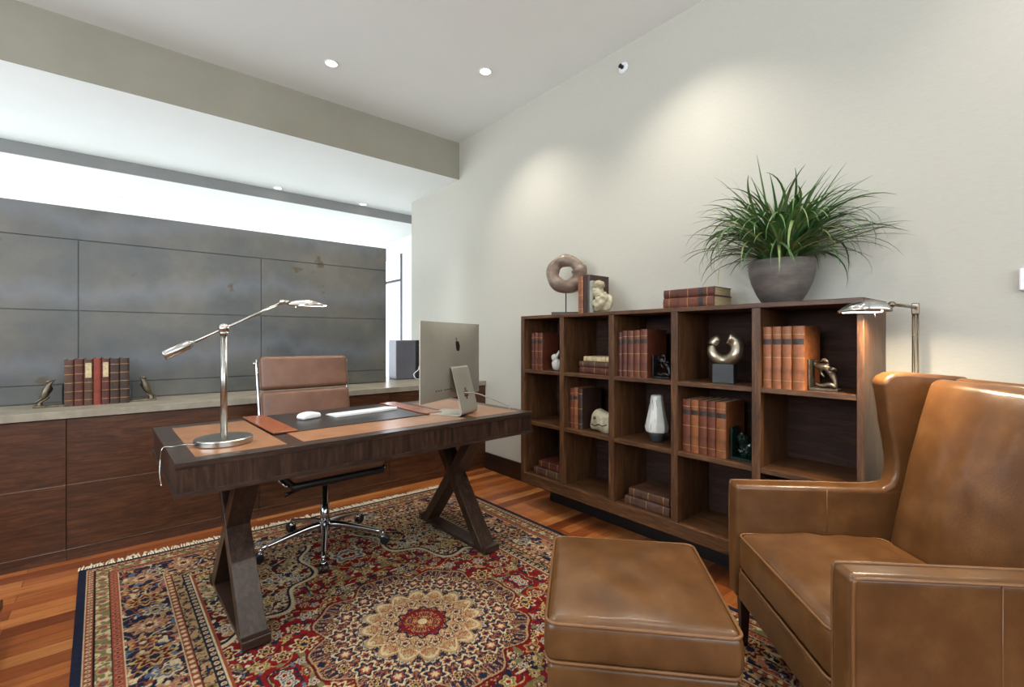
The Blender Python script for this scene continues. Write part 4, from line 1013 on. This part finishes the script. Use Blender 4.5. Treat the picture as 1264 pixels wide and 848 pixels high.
# local: x across the chair (far side +), y forward (front at 0), back towards -y
IW, OW = .312, .393
obj('seat_frame', rbox(bmesh.new(), 0, -.33, .232, IW-.002, .325, .056, .014, 4, 6), M['leather'], wc, smooth=True)
obj('seat_cushion', cushion(0, -.275, .290, .437, IW-.004, .268, .034, .042, .020, 4), M['leather'], wc, smooth=True)
piping('piping', loop_rect(IW-.003, .269, .430, .035, 0, -.275), wc, .0045, closed=True)
piping('piping', loop_rect(IW-.003, .269, .297, .035, 0, -.275), wc, .0045, closed=True)
for s in (-1, 1):
    xa, xb = s*IW, s*OW; xm = (xa+xb)/2; hx = abs(xb-xa)/2
    # arm: straight top rising into the wing at the rear
    m4 = None
    def fa(v):
        y = v.y; z = v.z
        if v.z > .1 and y < -.20: z += .05*((-.20-y)/.13)**2*.55
        return (v.x, y, z)
    bm = rbox(bmesh.new(), xm, -.335, .397, hx, .335, .225, .020, 4, 14, f=fa)
    obj('armrest', bm, M['leather'], wc, smooth=True)
    for xx in ((xa, xb) if s < 0 else (xb,)):
        sg = 1 if xx > 0 else -1; off = .0012*(1 if abs(xx) > IW+.01 else -1)*s
        ps = [(xx+off, -.010, .19), (xx+off, -.006, .40), (xx+off, -.007, .592), (xx+off, -.016, .611), (xx+off, -.035, .617), (xx+off, -.3, .617), (xx+off, -.50, .617), (xx+off, -.56, .623), (xx+off, -.62, .636)]
        piping('piping', ps, wc, .0042, 5)
    # vertical seam on the arm
    piping('seam', [(xb+.0006*s, -.34, .19), (xb+.0006*s, -.34, .612)], wc, .0016, 2); piping('seam', [(xa-.0006*s, -.34, .45), (xa-.0006*s, -.34, .612)], wc, .0016, 2)
    # wing
    prof = [(-.50, .612), (-.548, .621), (-.578, .640), (-.592, .672), (-.594, .73), (-.586, .80), (-.574, .87), (-.567, .94), (-.560, .99), (-.552, 1.03), (-.568, 1.053), (-.595, 1.067), (-.64, 1.070), (-.72, 1.064), (-.86, 1.053), (-.82, .80), (-.775, .40), (-.755, .176), (-.66, .176), (-.64, .40), (-.60, .56)]
    bm = bmesh.new(); hw_ = hx*.98
    prism(bm, prof, 'x', xm-hw_, xm+hw_)
    bmesh.ops.subdivide_edges(bm, edges=[e for e in bm.edges if abs(e.verts[0].co.x-e.verts[1].co.x) > .01], cuts=1)
    for v in bm.verts:
        k = max(0, (v.co.z-.66)/.41); fw = max(0, (v.co.y+.80)/.28)
        v.co.x += s*.010*k*fw - (0 if True else 0)
    obj('wing', bm, M['leather'], wc, bevel=.024, seg=5)
# reclined back cushion and outer back
ra = math.radians(13)
m4 = T(-.008, -.535, .40) @ Matrix.Rotation(ra, 4, 'X')
def fb(v):
    x, z = v.x/.307, v.z/.345; c = max(0, 1-x*x)**.5*max(0, 1-z*z)**.5
    y = v.y + (.040*c + .012*c*mnoise.noise(Vector((v.x*14, v.z*6, 3))) if v.y > 0 else 0)
    return (v.x, y, v.z)
obj('backrest', rbox(bmesh.new(), 0, -.075, .330, .307, .065, .345, .038, 5, 14, f=fb, M4=m4), M['leather'], wc, smooth=True)
obj('outer_back', rbox(bmesh.new(), 0, -.165, .27, .309, .022, .415, .018, 4, 8, M4=T(0, -.545, .40) @ Matrix.Rotation(math.radians(9), 4, 'X')), M['leather'], wc, smooth=True)
for sx in (-1, 1):
    for y, dy in ((-.045, 0), (-.69, -.02)):
        bm = bmesh.new(); lathe(bm, [(0, -.0305), (.017, -.0305), (.028, .174), (0, .174)], 4, None, PI/4)
        for v in bm.verts: v.co.y += dy*(1-(v.co.z/.174)); v.co += Vector((sx*.352, y, 0))
        obj('leg', bm, M['base'], wc, bevel=.002)

# ================================================================ FLOOR LAMP
fl = thing('floor_lamp', 'bronze pharmacy floor lamp with a lit shade behind the wing chair', 'floor lamp', (2.463, .388, 0))
obj('base', lathe(bmesh.new(), [(0, 0), (.082, 0), (.085, .004), (.085, .014), (.08, .018), (0, .02)], 36), M['bronze'], fl, smooth=True)
obj('pole', tube(bmesh.new(), [(0, .0065, .018), (0, .0065, 1.335)], .0055, 12), M['bronze'], fl, smooth=True)
obj('pole', tube(bmesh.new(), [(0, -.0065, .018), (0, -.0065, 1.335)], .004, 12), M['bronze'], fl, smooth=True)
obj('clamp', B(-.007, .007, -.012, .013, 1.298, 1.345), M['bronze'], fl, bevel=.004)
P2 = Vector((2.15, .405, 1.325)) - Vector((2.463, .388, 0))
obj('arm', tube(bmesh.new(), [(-.01, 0, 1.327), tuple(P2)], .006, 12), M['bronze'], fl, smooth=True)
tip = Vector((2.098, .555)); st = Vector((2.15, .405)); ang = math.atan2(tip.y-st.y, tip.x-st.x)
bm = shade(bmesh.new(), .165, .058, .046, 0)
for v in bm.verts: v.co = (T(P2.x, P2.y, 1.345) @ RotZ(ang)) @ v.co
obj('lamp_shade', bm, M['nickel'], fl, smooth=True)
bm = bmesh.new(); blob(bm, tuple(P2), .012, .012, .012); obj('shade_joint', bm, M['bronze'], fl, smooth=True)
bm = B(.03, .145, -.030, .030, -.047, -.040, mat=T(P2.x, P2.y, 1.345) @ RotZ(ang)); obj('light_strip', bm, M['tube'], fl)
bm = tube(bmesh.new(), [(.045, -.035, -.045), (.045, -.035, -.066)], .0025, 8)
for v in bm.verts: v.co = (T(P2.x, P2.y, 1.345) @ RotZ(ang)) @ v.co
obj('pull_switch', bm, M['nickel'], fl, smooth=True)
l = bpy.data.lights.new('floor_lamp_light', 'AREA'); l.shape = 'RECTANGLE'; l.size = .1; l.size_y = .05; l.energy = 6; l.color = (1, .80, .55); l.spread = math.radians(165)
o = bpy.data.objects.new('floor_lamp_light', l); o.location = (2.145, .435, 1.288); COL.objects.link(o)

# low wooden block at the left picture edge
t = thing('low_wooden_stand', 'corner of a low dark wooden stand on the floor at the left edge', 'stand', (-.62, 2.48, 0))
obj('top', B(-.245, .245, -.225, .225, .13, .165), M['credz'], t, bevel=.003)
obj('body', B(-.235, .238, -.215, .218, .03, .1295), M['credz'], t, bevel=.003)
for sx in (-1, 1):
    for sy in (-1, 1): obj('leg', B(sx*.2-.02, sx*.2+.02, sy*.18-.02, sy*.18+.02, 0, .0295), M['base'], t)
